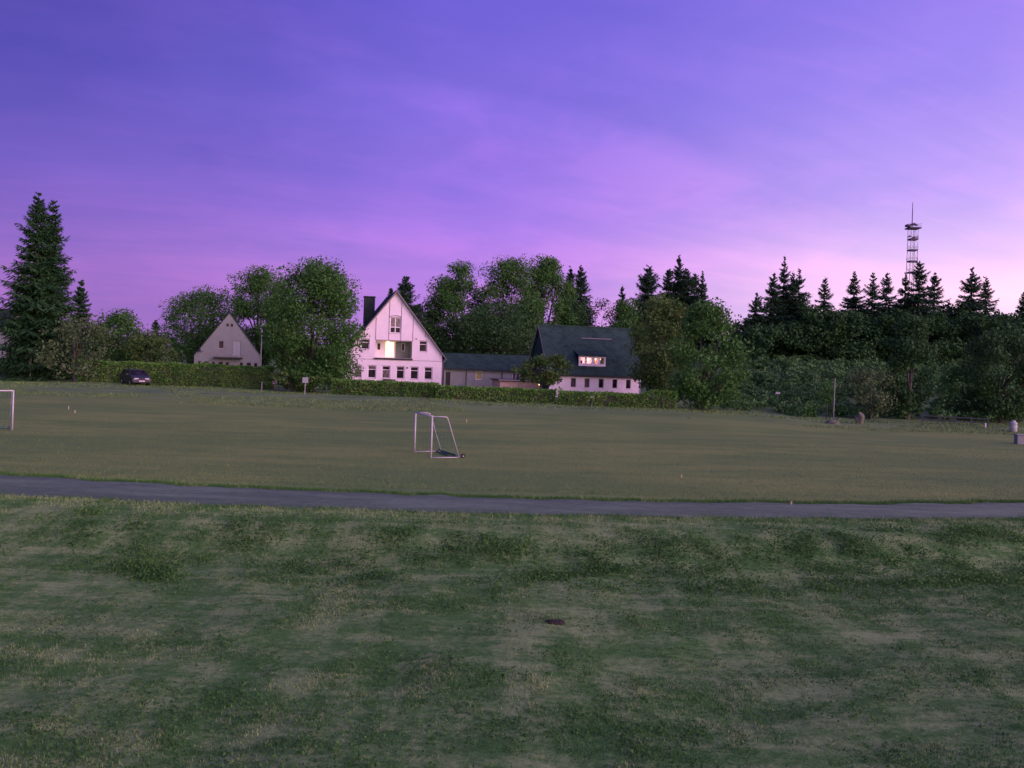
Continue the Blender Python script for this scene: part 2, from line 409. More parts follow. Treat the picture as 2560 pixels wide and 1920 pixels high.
M_sign = surf('grey_sign_back', (.26, .32, .31), .5, .08, 5, metal=.3)
M_stone = surf('pale_stone', (.12, .145, .09), .95, .2, 4, .7, 12)
M_conc = surf('concrete', (.24, .28, .24), .9, .1, 3, .3, 20)
M_barrel = surf('white_plastic', (.36, .43, .36), .5, .05, 4)
M_soil = surf('dark_soil', (.03, .035, .022), 1., .3, 8, .8, 20)
M_peg = surf('pale_peg_wood', (.50, .42, .30), .8, .1, 8)

# ------------------------------------------------------------------ ground
def axis(parts):
    out = [np.arange(a, b, st_) for a, b, st_ in parts]; return np.concatenate(out)
xs = axis([(-1500, -200, 100), (-200, -60, 6), (-60, -20, 1.6), (-20, 20, .4), (20, 60, 1.6), (60, 200, 6), (200, 1501, 100)])
ys = axis([(-600, -20, 60), (-20, 6, 2), (6, 29, .35), (29, 60, 1.2), (60, 140, 1.6), (140, 260, 8), (260, 2001, 80)])
X, Y = np.meshgrid(xs, ys); Z = gz(X, Y)
nx, ny = len(xs), len(ys)
I = np.arange(nx * ny).reshape(ny, nx)
Fq = np.stack([I[:-1, :-1], I[:-1, 1:], I[1:, 1:], I[1:, :-1]], -1).reshape(-1, 4)
ground = link('ground', mesh_np('ground', np.stack([X, Y, Z], -1).reshape(-1, 3), Fq, [M_ground], smooth=True)); tag(ground, kind='structure')

# gravel path with ragged grassy edges
px_ = np.arange(-70, 70.1, .3)
nr = 9
rows = []
for k in range(nr):
    u = k / (nr - 1)
    yy = path_near(px_) * (1 - u) + path_far(px_) * u
    zz_ = gz(px_, yy) + .012 + .05 * math.sin(math.pi * u) + (0 if 0 < k < nr - 1 else -.006)
    rows.append(np.stack([px_, yy, zz_], -1))
Pv = np.stack(rows); I = np.arange(Pv.shape[0] * Pv.shape[1]).reshape(Pv.shape[:2])
Fq = np.stack([I[:-1, :-1], I[:-1, 1:], I[1:, 1:], I[1:, :-1]], -1).reshape(-1, 4)
uu = np.repeat(np.linspace(0, 1, nr), len(px_)); edge = np.clip(1 - np.minimum(uu, 1 - uu) / .30, 0, 1) * .8 + .28 * np.exp(-((uu - .47) / .10) ** 2)
tag(link('path', mesh_np('path', Pv.reshape(-1, 3), Fq, [M_path], attr=edge, smooth=True)), kind='structure')

# ------------------------------------------------------------------ grass
def blades(xy, h, wd, lean=.5, tint=None, rr=None):
    rr = rr or rs; n = len(xy)
    a = rr.rand(n) * 2 * math.pi; b = rr.rand(n) * 2 * math.pi
    z = gz(xy[:, 0], xy[:, 1]) - .01
    P = np.stack([xy[:, 0], xy[:, 1], z], -1)
    side = np.stack([np.cos(a), np.sin(a), 0 * a], -1) * (wd * .5)[:, None]
    ln = (rr.rand(n) * lean)[:, None]
    tip = np.stack([np.cos(b) * ln[:, 0], np.sin(b) * ln[:, 0], np.sqrt(np.maximum(0.05, 1 - ln[:, 0] ** 2))], -1) * h[:, None]
    V = np.stack([P - side, P + side, P + tip], 1).reshape(-1, 3)
    F = np.arange(3 * n).reshape(-1, 3)
    at_ = None if tint is None else np.repeat(tint, 3)
    return V, F, at_
def clumped(n, x0, x1, y0, y1, fov=None, k=.22, per=7):
    """blade roots in loose tufts"""
    m = n // per
    y = y0 + (y1 - y0) * rs.rand(m)
    hw = (fov * y + 1.5) if fov else None
    x = (rs.rand(m) * 2 - 1) * hw if fov else x0 + (x1 - x0) * rs.rand(m)
    c = np.repeat(np.stack([x, y], -1), per, 0)
    return c + rs.normal(0, k, c.shape)
# mown meadow in front
xy = clumped(480000, 0, 0, 9.0, 24.5, .66, .09)
g = fbm(xy[:, 0] * .55, xy[:, 1] * .8, 31)
hgt = (.015 + .040 * rs.rand(len(xy)) ** 1.6) * (.6 + .9 * S(.4, .68, g))
V, F, A = blades(xy, hgt, .010 + .014 * rs.rand(len(xy)), .97, tint=(g < .42) * .12 - .04)
tag(link('grass', mesh_np('grass', V, F, [M_blade], attr=A)), 'short mown grass, part green and part straw coloured, in front of the path', 'grass', kind='stuff')
# path verges and bank: longer tufts
xx = rs.rand(90000) * 60 - 30
e = rs.rand(len(xx))
yy = np.where(e < .45, path_far(xx) + np.abs(rs.normal(0, .22, len(xx))) - .10 * rs.rand(len(xx)) ** 2 * 3, path_near(xx) - np.abs(rs.normal(0, .9, len(xx))) + .45 * rs.rand(len(xx)) ** 2.5)
hgt = np.where(e < .45, .06 + .09 * rs.rand(len(xx)), .03 + .08 * rs.rand(len(xx)))
V, F, A = blades(np.stack([xx, yy], -1), hgt, .014 + .012 * rs.rand(len(xx)), .8, tint=np.where(e < .45, -.35, -.02))
tag(link('verge_grass', mesh_np('verge_grass', V, F, [M_blade], attr=A)), 'longer tufted grass along both edges of the gravel path', 'grass', kind='stuff')
# weeds on the bank: leafy dark clumps
def leaf_cards(P, size, up=.3, aspect=.7, rr=None, nrm=None):
    rr = rr or rs; n = len(P)
    d = rr.normal(0, 1, (n, 3)); d /= np.linalg.norm(d, axis=1)[:, None]
    if nrm is not None: d = d * .75 + nrm * .55
    d[:, 2] += up; d /= np.linalg.norm(d, axis=1)[:, None]
    r0 = rr.normal(0, 1, (n, 3)); a = np.cross(d, r0); a /= np.linalg.norm(a, axis=1)[:, None] + 1e-9
    b = np.cross(d, a)
    a = a * (size * .5)[:, None]; b = b * (size * .5 * aspect)[:, None]; c = d * (size * .12)[:, None]
    V = np.stack([P - a, P - b * (.8 + .4 * rr.rand(n))[:, None] + c, P + a, P + b * (.8 + .4 * rr.rand(n))[:, None] + c], 1).reshape(-1, 3)
    return V, np.arange(4 * n).reshape(-1, 4)
n = 26000
wx = (rs.rand(n) * 2 - 1) * 21; pn = np.polyval(_near, wx); wy = pn - 1.7 - 4.6 * rs.rand(n)
dens = .55 * fbm(wx * .45 + 9, wy * .9, 44) + .45 * vnoise(wx * 2.1, wy * 2.6, 47)
dens = dens + rs.normal(0, .10, n)
keep = dens > .665 - .09 * S(-2, 15, wx) + .05 * np.abs((wy - pn + 3.6) / 2.5)
wx, wy = wx[keep], wy[keep]; per = 12
cx_ = np.repeat(wx, per) + rs.normal(0, .2, len(wx) * per); cy_ = np.repeat(wy, per) + rs.normal(0, .2, len(wx) * per)
hh = np.repeat(.04 + .17 * rs.rand(len(wx)) ** 1.6, per)
P = np.stack([cx_, cy_, gz(cx_, cy_) + hh * rs.rand(len(cx_)) ** .8], -1)
V, F = leaf_cards(P, .035 + .05 * rs.rand(len(P)), .5)
m_ = 70000
yy = 9 + 15 * rs.rand(m_) ** 1.1; xv = (rs.rand(m_) * 2 - 1) * (.66 * yy + 1)
kk = fbm(xv * .9, yy * 1.3, 77) + rs.normal(0, .06, m_) > .50; xv, yy = xv[kk], yy[kk]
P2 = np.stack([xv, yy, gz(xv, yy) + .01 + .05 * rs.rand(len(xv))], -1)
V2, F2 = leaf_cards(P2, .020 + .05 * rs.rand(len(P2)) ** 1.5, 1.1)
V = np.concatenate([V, V2]); F = np.arange(len(V)).reshape(-1, 4)
tag(link('weeds', mesh_np('weeds', V, F, [M_weed])), 'dark green leafy weeds on the bank before the path and among the mown grass', 'weeds', kind='stuff')
# playing field: sparse taller blades, and rough grass near hedges
xx = rs.rand(90000); yy = 30 + 26 * xx ** 1.4; xv = (rs.rand(len(yy)) * 2 - 1) * (.64 * yy + 1)
kk = yy > path_far(xv) + .2; xv, yy = xv[kk], yy[kk]
V, F, A = blades(np.stack([xv, yy], -1), .03 + .05 * rs.rand(len(yy)), .014 + .016 * rs.rand(len(yy)), .9, tint=0 * yy + .2)
tag(link('field_grass', mesh_np('field_grass', V, F, [M_fieldgrass], attr=A)), 'close cut olive turf of the playing field beyond the path', 'grass', kind='stuff')
yy = 68 + 22 * rs.rand(60000); xv = (rs.rand(len(yy)) * 2 - 1) * (.66 * yy)
kk = fbm(xv * .1, yy * .22, 61) > .46; xv, yy = xv[kk], yy[kk]
V, F, A = blades(np.stack([xv, yy], -1), .06 + .16 * rs.rand(len(yy)), .03 + .04 * rs.rand(len(yy)), .9, tint=0 * yy + .15)
tag(link('rough_grass', mesh_np('rough_grass', V, F, [M_fieldgrass], attr=A)), 'rough unmown grass on the far edge of the field before hedges', 'grass', kind='stuff')

# ------------------------------------------------------------------ hedges
M_hedge = leaf_mat('hedge_leaf', (0.064, 0.205, 0.034), (0.114, 0.297, 0.048), (0.196, 0.387, 0.072), .2, .5, (.13, .13, .04))
def gpt(px, py, z):
    rx, rz = ray(px, py); D = (z - EYE) / rz; return Vector((rx * D, D, z))
def hedge(label, a, b, h, th, seed, endrise=0.):
    rr = np.random.RandomState(seed)
    A_ = gpt(*a, .9); B_ = gpt(*b, .9); L = (B_ - A_).length
    rz = math.atan2(B_.y - A_.y, B_.x - A_.x)
    zb = min(gzf(A_.x, A_.y), gzf(B_.x, B_.y)) - .05
    o = empty('hedge', (A_.x, A_.y, zb), rz); tag(o, label, 'hedge', 'clipped hedges along the far edge of the field')
    n = int(L * (2 * h + th) * 190)
    x = rr.rand(n) * L
    top = h * (1 + .06 * (fbm(x * .5, x * 0, seed) - .5) * 2 + .05 * (fbm(x * 2, x * 0, seed + 1) - .5) * 2) + endrise * S(L * .7, L * .8, x)
    side = rr.rand(n); r_ = np.abs(rr.normal(0, .10, n))
    per_ = side * (2 * h + th)
    yv = np.where(per_ < h, r_ * 1.2, np.where(per_ < h + th, per_ - h, th - r_ * 1.2))
    zv = np.where(per_ < h, per_ / h * top, np.where(per_ < h + th, top - r_, (2 * h + th - per_) / h * top))
    e_ = rr.rand(n) < .05
    x = np.where(e_, np.where(rr.rand(n) < .5, r_, L - r_), x); yv = np.where(e_, rr.rand(n) * th, yv)
    bul = (fbm(x * 1.1, zv * 1.5, seed + 5) - .5) * .45
    yv = np.where(per_ < h, yv - bul, yv)
    rc = .18 * (np.abs(zv - top) < .3)
    x = x + rr.normal(0, .05, n); zv = np.maximum(zv + rr.normal(0, .05, n), .02)
    V, F = leaf_cards(np.stack([x, yv, zv], -1), .10 + .13 * rr.rand(n), .25, .75, rr)
    link('foliage', mesh_np('foliage', V, F, [M_hedge]), o)
    mb = MB()
    k = max(4, int(L / 1.2))
    for i in range(k):
        xb = (i + .5) * L / k
        for s_ in (-.25, .25):
            for q in range(3):
                mb.tube([(xb + s_ * .3, th / 2, 0), (xb + s_ + .2 * (q - 1), th / 2 + .12 * (q - 1), h * .5), (xb + s_ * 2 + .3 * (q - 1), th / 2 + .25 * (q - 1), h * .86)], [.05, .035, .015], 5)
    mb.box(.25, L - .25, .22, th - .22, .1, h * .82)
    mb.build('branches', M_bark, o)
    return o
hedge('long tall hedge behind the parked car, in front of the small grey house', (193, 957), (672, 974), 2.5, 1.6, 101)
hedge('low dark hedge in front of the white house with the lit balcony', (826, 985), (1083, 997), 1.5, 1.3, 102)
hedge('low hedge in front of the connecting building and the peach garage', (1091, 998), (1387, 1009), 1.36, 1.3, 103)
hedge('low hedge in front of the house with the lit dormer, raised at its right end', (1396, 1010), (1692, 1021), 1.36, 1.3, 104, .35)

# ------------------------------------------------------------------ buildings
def wall_face(mb, outline, holes, y, depth):
    """an outline in x,z with window openings, its reveals going depth inwards"""
    loops = [[Vector((x, z, 0)) for x, z in outline]] + [[Vector((x, z, 0)) for x, z in ((a, c), (a, d), (b, d), (b, c))] for a, b, c, d in holes]
    flat = [p for l in loops for p in l]
    vv = [mb.bm.verts.new((p.x, y, p.y)) for p in flat]
    for t3_ in tessellate_polygon(loops):
        try: mb.bm.faces.new([vv[i] for i in t3_])
        except ValueError: pass
    for a, b, c, d in holes:
        for p, q in (((a, c), (a, d)), ((a, d), (b, d)), ((b, d), (b, c)), ((b, c), (a, c))):
            mb.poly([(p[0], y, p[1]), (q[0], y, q[1]), (q[0], y + depth, q[1]), (p[0], y + depth, p[1])])
def window(par, x0, x1, z0, z1, y=.10, cols=1, transom=None, glass=None, fr=.07, sill=True, fm=None, sm=None, name='window'):
    glass = glass or [M_glass, M_glass]
    mb = MB(); d = .06
    mb.box(x0, x1, y, y + d, z0, z0 + fr).box(x0, x1, y, y + d, z1 - fr, z1)
    mb.box(x0, x0 + fr, y, y + d, z0 + fr, z1 - fr).box(x1 - fr, x1, y, y + d, z0 + fr, z1 - fr)
    cuts = [z0 + fr, z1 - fr]
    if transom is not None: cuts = [z0 + fr, transom - fr * .5, transom + fr * .5, z1 - fr]; mb.box(x0 + fr, x1 - fr, y + .002, y + d, transom - fr * .5, transom + fr * .5)
    xs_ = [x0 + fr]; iw = (x1 - x0 - 2 * fr - (cols - 1) * fr) / cols
    spans = []
    for k in range(cols):
        a = x0 + fr + k * (iw + fr); spans.append((a, a + iw))
        if k < cols - 1:
            for q in range(0, len(cuts), 2): mb.box(a + iw, a + iw + fr, y + .002, y + d, cuts[q], cuts[q + 1])
    o = mb.build(name, fm or M_frame, par)
    i = 0
    for q in range(0, len(cuts), 2):
        for a, b in spans:
            MB().box(a, b, y + .03, y + .045, cuts[q], cuts[q + 1]).build('pane', glass[i % len(glass)], o); i += 1
    if sill: MB().box(x0 - .05, x1 + .05, -.06, y - .004, z0 - .05, z0 - .006).build('sill', sm or M_trim, o)
    return o
def surround(par, x0, x1, z0, z1):
    mb = MB(); t_ = .07; y0, y1 = -.025, .0
    mb.box(x0 - t_, x1 + t_, y0, y1, z1, z1 + t_).box(x1, x1 + t_, y0, y1, z0, z1)
    return mb.build('window_surround', M_gframe, par)

# --- white gabled house with the lit balcony
hx, hy, hz0 = -14.695, 105., 1.0
house = tag(empty('gabled_house', (hx, hy, hz0), R(14)), 'tall white gabled house with a lit recessed balcony and dark chimney', 'house')
H = lambda z: z - hz0
HW = 6.0; EV = H(5.35); AP = H(12.95)
gw = [(-4.95, -4.05), (-3.22, -2.28), (-1.48, -.54), (.30, 1.24), (2.05, 3.0), (3.82, 4.78)]
holes = [(a, b, H(2.2), H(3.72)) for a, b in gw] + [(-4.15, -3.2, H(5.75), H(7.0)), (3.05, 4.0, H(5.68), H(7.02)), (-.70, .66, H(7.86), H(9.85)), (-2.40, 2.16, H(4.76), H(6.90))]
mb = MB()
wall_face(mb, [(-HW, -.8), (HW, -.8), (HW, EV), (0, AP), (-HW, EV)], holes[:-1], 0, .16)
bm_faces = mb
# the balcony opening is cut out of the same front: rebuild with it
mb.bm.free(); mb = MB()
wall_face(mb, [(-HW, -.8), (HW, -.8), (HW, EV), (0, AP), (-HW, EV)], holes, 0, .16)
LEN = 13.
mb.poly([(-HW, 0, -.8), (-HW, 0, EV), (-HW, LEN, EV), (-HW, LEN, -.8)]); mb.poly([(HW, 0, -.8), (HW, LEN, -.8), (HW, LEN, EV), (HW, 0, EV)])
mb.poly([(-HW, LEN, -.8), (-HW, LEN, EV), (0, LEN, AP), (HW, LEN, EV), (HW, LEN, -.8)])
mb.build('wall', M_render, house)
# balcony recess
mb = MB(); a, b, c, d = holes[-1]; yb = 2.2
inner = [(-2.02, -1.58, H(5.72), H(6.62)), (-.98, .18, H(4.80), H(6.84)), (1.06, 1.50, H(5.68), H(6.66))]
wall_face(mb, [(a - .1, c - .1), (.30, c - .1), (.30, d + .1), (a - .1, d + .1)], inner[:2], yb, .12)
mb.poly([(a, .16, c), (a, .16, d), (a, yb, d), (a, yb, c)]); 
mb.poly([(a, .16, d), (b, .16, d), (b, yb, d), (a, yb, d)]); mb.poly([(a, .16, c), (a, yb, c), (b, yb, c), (b, .16, c)])
rec = mb.build('balcony_recess', M_render, house)
mb = MB(); wall_face(mb, [(.30, c - .1), (b + .1, c - .1), (b + .1, d + .1), (.30, d + .1)], inner[2:], yb, .12)  # right back wall and side wall coloured grey to stand for shade
mb.build('shade_grey_wall', M_grey, rec); MB().box(b, b + .04, .16, yb, c, d).build('shade_grey_wall', M_grey, rec)
MB().box(a - .12, b + .1, -.22, .05, c - .20, c - .02).build('balcony_edge', M_dark, house)
for i_ in (0, 2):
    q = inner[i_]; window(rec, q[0], q[1], q[2], q[3], yb + .05, 1, None, [M_glass], .05, False)
q = inner[1]
dmb = MB(); xa, xb_, za, zb_ = q
dmb.box(xa, xa + .06, yb + .04, yb + .10, za, zb_).box(xb_ - .08, xb_, yb + .04, yb + .10, za, zb_).box(xa + .06, xb_ - .08, yb + .04, yb + .10, zb_ - .08, zb_)
dmb.box(-.12 - .04, -.12 + .03, yb + .041, yb + .10, za, zb_ - .08).box(xa + .06, xb_ - .08, yb + .041, yb + .10, za, za + .09)
door = dmb.build('balcony_door', M_frame, rec)
for (p0, p1) in ((xa + .06, -.16), (-.09, xb_ - .08)):
    MB().box(p0, p1, yb + .06, yb + .075, za + .09, zb_ - .08).build('glass_panel', M_lit, door)
door['label'] = 'brightly lit glazed balcony door'
lm = MB().lathe([(.02, 0), (.11, .01), (.13, .10), (.10, .18), (.03, .20)], 14, (-.70, yb - .35, d - .22)).build('balcony_lamp', M_lamp, rec, True)
ld = bpy.data.lights.new('balcony_light', 'POINT'); ld.energy = 5; ld.color = (1, .42, .18); ld.shadow_soft_size = .12
link('balcony_light', ld, rec).location = (-.62, yb - .5, H(6.55))
# windows
for i_, (a, b) in enumerate(gw):
    wd_ = window(house, a, b, H(2.2), H(3.72), .10, 1, H(3.26), [M_curtain if i_ in (0, 2) else M_glass, M_curtain if i_ in (0, 1) else M_glass], .065)
    surround(house, a, b, H(2.2), H(3.72))
for a, b, c, d in holes[6:8]:
    window(house, a, b, c, d, .10, 1, d - .42, [M_glass], .065); surround(house, a, b, c, d)
a, b, c, d = holes[8]
att = window(house, a, b, c, d, .10, 2, H(8.62), [M_glass, M_glass, M_curtain, M_curtain], .10); surround(house, a, b, c, d)
mb = MB()
mb.tube([(-.74 + .72 * (1 - math.cos(math.pi * k / 10)), -.03, H(9.86) + .22 * math.sin(math.pi * k / 10)) for k in range(11)], .045, 6)
mb.build('arched_hood', M_gframe, att)
# battens and ledges on the gable
def roof_z(u): return AP - (AP - EV) * abs(u) / HW
for u, zb2 in ((-.80, 6.98), (.70, 6.98), (-2.42, 6.98), (2.20, 6.98), (3.80, 7.55), (-3.80, 7.55)):
    MB().box(u - .035, u + .035, -.035, -.002, H(zb2), roof_z(u) - .12).build('facade_batten', M_batten, house)
MB().box(-HW, HW, -.03, -.001, H(4.50), H(4.545)).build('string_course', M_batten, house)
MB().box(-2.42, 2.2, -.045, -.036, H(6.92), H(6.985)).build('string_course', M_batten, house)
MB().lathe([(.06, 0), (.10, .03), (.10, .12), (.05, .17)], 12, (1.62, -.10, H(3.50))).build('wall_lamp', M_plastic, house)
MB().box(2.55, 2.72, -.06, -.001, H(7.18), H(7.30)).build('junction_box', M_plastic, house)
# roof
def slab_roof(par, m, hw, ev, ap, y0, y1, over, th=.22, name='roof'):
    s_ = (ap - ev) / hw
    mb = MB()
    for sg in (-1, 1):
        e_x = sg * (hw + over); e_z = ev - s_ * over
        mb.prism([(0, y0, ap + .02), (e_x, y0, e_z + .02), (e_x, y0, e_z + th * .9), (0, y0, ap + th * 1.55)], (0, y1 - y0, 0))
    return mb.build(name, m, par)
roof = slab_roof(house, M_slate, HW, EV, AP, -.38, LEN + .3, .42)
s_ = (AP - EV) / HW
mb = MB()
for sg in (-1, 1):
    e_x = sg * (HW + .44); e_z = EV - s_ * .44
    mb.prism([(0, -.42, AP - .02), (e_x, -.42, e_z - .02), (e_x, -.42, e_z + .17), (0, -.42, AP + .26)], (0, .036, 0))
mb.build('verge_board', M_verge, roof)
mb = MB(); mb.box(-3.66, -2.32, 4.0, 5.3, roof_z(3.66) - .2, H(12.5)); mb.box(-3.74, -2.24, 3.92, 5.38, H(12.5), H(12.62))
mb.build('chimney', M_slate, roof)
for sg in (-1, 1):
    MB().tube([(sg * (HW + .50), -.3, EV - s_ * .42 - .02), (sg * (HW + .50), LEN, EV - s_ * .42 - .02)], .07, 8).build('gutter', M_trim, roof)
MB().tube([(HW + .45, .12, EV - .7), (HW + .10, .12, EV - 1.0), (HW + .10, .12, -.8)], .05, 8).build('downpipe', M_trim, house)
bn = tag(empty('garden_bench', house.matrix_basis @ Vector((-.72, -1.15, 0)), R(10)), 'dark garden bench with backrest against the white house wall under its ground floor windows', 'bench')
zb = H(1.42)
bn.location.z = gzf(bn.location.x, bn.location.y)
MB().box(-.78, .78, -.25, .22, .42, .47).build('seat', M_dark, bn); MB().box(-.78, .78, .22, .27, .52, .92).build('backrest', M_dark, bn)
for x_ in (-.68, .68):
    for y_ in (-.2, .2): MB().box(x_ - .03, x_ + .03, y_ - .03, y_ + .03, 0, .42).build('leg', M_dark, bn)
bn.scale = (1, 1, 1)

# --- small grey gabled house at the left
ax_, ay_, az0 = -39.85, 118., 1.2
hA = tag(empty('gabled_house', (ax_, ay_, az0), R(17)), 'small pale grey gabled house with a row of low windows, left of the tall trees', 'house')
G = lambda z: z - az0
AW = 4.5; AE = G(4.25); AA = G(10.35)
low = [(-4.05, -3.58), (-3.2, -2.55), (-2.2, -1.75), (-1.35, -.68), (-.35, .12), (1.5, 2.0), (2.42, 3.06), (3.45, 3.94)]
holesA = [(a, b, G(2.65), G(3.45)) for a, b in low] + [(-.42, -.08, G(8.42), G(8.83)), (.14, .50, G(8.42), G(8.83)), (-1.38, -.66, G(5.3), G(6.4)), (.46, 1.62, G(4.2), G(6.45))]
mb = MB(); LA = 10.
wall_face(mb, [(-AW, -.8), (AW, -.8), (AW, AE), (0, AA), (-AW, AE)], holesA, 0, .14)
mb.poly([(-AW, 0, -.8), (-AW, 0, AE), (-AW, LA, AE), (-AW, LA, -.8)]); mb.poly([(AW, 0, -.8), (AW, LA, -.8), (AW, LA, AE), (AW, 0, AE)])
mb.poly([(-AW, LA, -.8), (-AW, LA, AE), (0, LA, AA), (AW, LA, AE), (AW, LA, -.8)])
mb.build('wall', M_grey, hA)
for h_ in holesA[:8]: window(hA, *h_, .08, 1, None, [M_glass], .05, False, M_trim)
for h_ in holesA[8:10]: window(hA, *h_, .08, 1, None, [M_plastic], .03, False, M_dark, name='vent')
window(hA, *holesA[10], .08, 1, None, [M_glass], .07, True, M_trim)
a, b, c, d = holesA[11]
dr = MB().box(a, b, .09, .14, c, d).build('balcony_door', M_grey, hA)
MB().box(a + .12, a + .56, .07, .088, c + .1, d - .12).build('glass_panel', M_sign, dr); MB().box(b - .56, b - .1, .07, .088, c + .1, d - .12).build('glass_panel', M_sign, dr)
bl = MB().box(-1.9, 1.95, -1.0, -.002, G(3.98), G(4.12)).build('balcony', M_dark, hA)
for k in range(14): MB().box(-1.86 + k * .285, -1.82 + k * .285, -.98, -.94, G(4.12), G(4.42)).build('baluster', M_gwood, bl)
MB().lathe([(.02, 0), (.22, .05), (.30, .12)], 16).build('satellite_dish', M_grey, hA, True, (-3.62, -.3, G(5.0))).rotation_euler = (R(80), 0, R(-20))
rfA = slab_roof(hA, M_slate, AW, AE, AA, -.16, LA + .2, .22, .16)

# --- house with the lit dormer
bx, by_, bz0 = 6.436, 96., 1.0
hB = tag(empty('dormer_house', (bx, by_, bz0), R(14)), 'low white house with a steep teal slate roof and a warmly lit dormer', 'house')
B = lambda z: z - bz0
X0, X1 = -2.2, 8.95; DP = 9.2; BE = B(3.62); BR = B(9.0)
bw = [(.36, 1.02), (2.03, 2.65), (3.75, 4.36), (5.43, 6.04), (7.11, 7.70)]
bh = [(a, b, B(2.08), B(3.14)) for a, b in bw]
mb = MB()
wall_face(mb, [(X0, -.9), (X1, -.9), (X1, BE), (X0, BE)], bh, 0, .15)
mb.build('wall', M_render, hB)
MB().poly([(X0, DP, -.9), (X0, DP, BE), (X1, DP, BE), (X1, DP, -.9)]).build('rear_wall', M_render, hB)
for xe in (X0, X1):
    MB().poly([(xe, 0, -.9), (xe, 0, BE), (xe, DP / 2, BR), (xe, DP, BE), (xe, DP, -.9)]).build('gable_cladding', M_slate2, hB)
for i_, h_ in enumerate(bh):
    window(hB, *h_, .09, 1, None, [M_curtain if i_ < 2 else M_glass], .055, True, M_gframe, M_frame)
sB = (BR - BE) / (DP / 2)
mb = MB(); ov = .25; xa, xb_ = X0 - .25, X1 + .25
for sg in (-1, 1):
    ye = DP / 2 - sg * (DP / 2 + ov)
    ze = BE - sB * ov
    if sg < 0: mb.prism([(xa, DP / 2, BR + .02), (xa, ye, ze + .02), (xa, ye, ze + .2), (xa, DP / 2, BR + .34)], (xb_ - xa, 0, 0)); continue
    # the front slope leaves an opening behind the dormer
    lo_y = (B(4.62) - BE) / sB; hi_y = (B(5.95) - BE) / sB
    def strip(x0, x1, y0, y1):
        k0, k1 = BE + sB * y0, BE + sB * y1
        mb.prism([(x0, y1, k1 + .02), (x0, y0, k0 + .02), (x0, y0, k0 + .2), (x0, y1, k1 + .2)], (x1 - x0, 0, 0))
    strip(xa, xb_, -ov, lo_y); strip(xa, xb_, hi_y, DP / 2); strip(xa, 1.44, lo_y, hi_y); strip(4.70, xb_, lo_y, hi_y)
    mb.box(xa, xb_, DP / 2 - .12, DP / 2 + .12, BR + .10, BR + .36)
rB = mb.build('roof', M_slate2, hB)
for xe in (xa - .03, xb_):
    for sg in (-1, 1):
        mb = MB(); ye = DP / 2 - sg * (DP / 2 + ov); ze = BE - sB * ov
        mb.prism([(xe, DP / 2, BR + .0), (xe, ye, ze), (xe, ye, ze + .22), (xe, DP / 2, BR + .37)], (.028, 0, 0)).build('verge_board', M_verge, rB)
MB().box(xa, xb_, -ov - .08, -ov - .004, BE - sB * ov - .02, BE - sB * ov + .16).build('gutter', M_dark, rB)
MB().tube([(X1 - .05, -ov + .05, BE - sB * ov), (X1 - .05, -.08, BE - 1.0), (X1 - .05, -.08, -.8)], .05, 8).build('downpipe', M_trim, hB)
MB().tube([(2.6, DP / 2 - 1.35, BR - 1.15), (6.4, DP / 2 - 1.35, BR - 1.15)], .045, 6).build('snow_rail', M_trim, rB)
# lit dormer
d0, d1 = 1.42, 4.72; dz0, dz1 = B(4.66), B(5.66)
yf = (dz0 - .05 - BE) / sB - .30           # front of the dormer, a little proud of the slates
yfb = yf + 1.9
dm = MB()
pans = [(1.60, 2.22), (2.40, 3.02), (3.22, 3.84), (4.00, 4.58)]
wall_face(dm, [(d0, dz0 - .1), (d1, dz0 - .1), (d1, dz1 + .05), (d0, dz1 + .05)], [(a, b, dz0 + .16, dz1 - .10) for a, b in pans], yf, .08)
dormer = dm.build('dormer', M_render, hB)
for xe in (d0, d1 - .06): MB().box(xe, xe + .06, yf + .002, yfb, dz0 - .12, dz1 + .05).build('dormer_cheek', M_slate, dormer)
dm = MB(); dm.box(d0 + .06, d1 - .06, yfb - .04, yfb, dz0 - .12, dz1 + .05); dm.box(d0 + .06, d1 - .06, yf + .09, yfb - .04, dz0 - .12, dz0 - .08); dm.box(d0 + .06, d1 - .06, yf + .09, yfb - .04, dz1 + .01, dz1 + .05)
dm.build('room', M_room, dormer)
MB().prism([(d0 - .15, yf - .28, dz1 + .06), (d0 - .15, yfb + 1.0, dz1 + .86), (d0 - .15, yfb + 1.0, dz1 + 1.02), (d0 - .15, yf - .28, dz1 + .20)], (d1 - d0 + .3, 0, 0)).build('dormer_roof', M_slate2, dormer)
for i_, (a, b) in enumerate(pans):
    window(dormer, a, b, dz0 + .16, dz1 - .10, yf + .03, 1, None, [M_clear], .04, False)
for i_, (x_, z_) in enumerate(((2.72, dz1 - .28), (3.66, dz1 - .30), (4.22, dz1 - .24))):
    MB().lathe([(.03, -.12), (.13, -.10), (.15, .02), (.10, .12), (.03, .14)], 12, (x_, yf + .75, z_)).build('lamp', M_lamp, dormer, True)
MB().box(3.24, 3.44, yf + .2, yf + .26, dz0 - .05, dz1 - .1).build('curtain', surf('red_curtain', (.35, .12, .10), .9), dormer)
MB().lathe([(.06, -.3), (.13, -.1), (.10, .12), (.03, .2)], 10, (1.86, yf + .35, dz0 + .36)).build('vase', M_plastic, dormer, True)
ld = bpy.data.lights.new('dormer_light', 'POINT'); ld.energy = 62; ld.color = (1, .54, .60); ld.shadow_soft_size = .3
lo = link('dormer_light', ld, dormer); lo.location = ((d0 + d1) / 2, yf + .95, dz1 - .3)

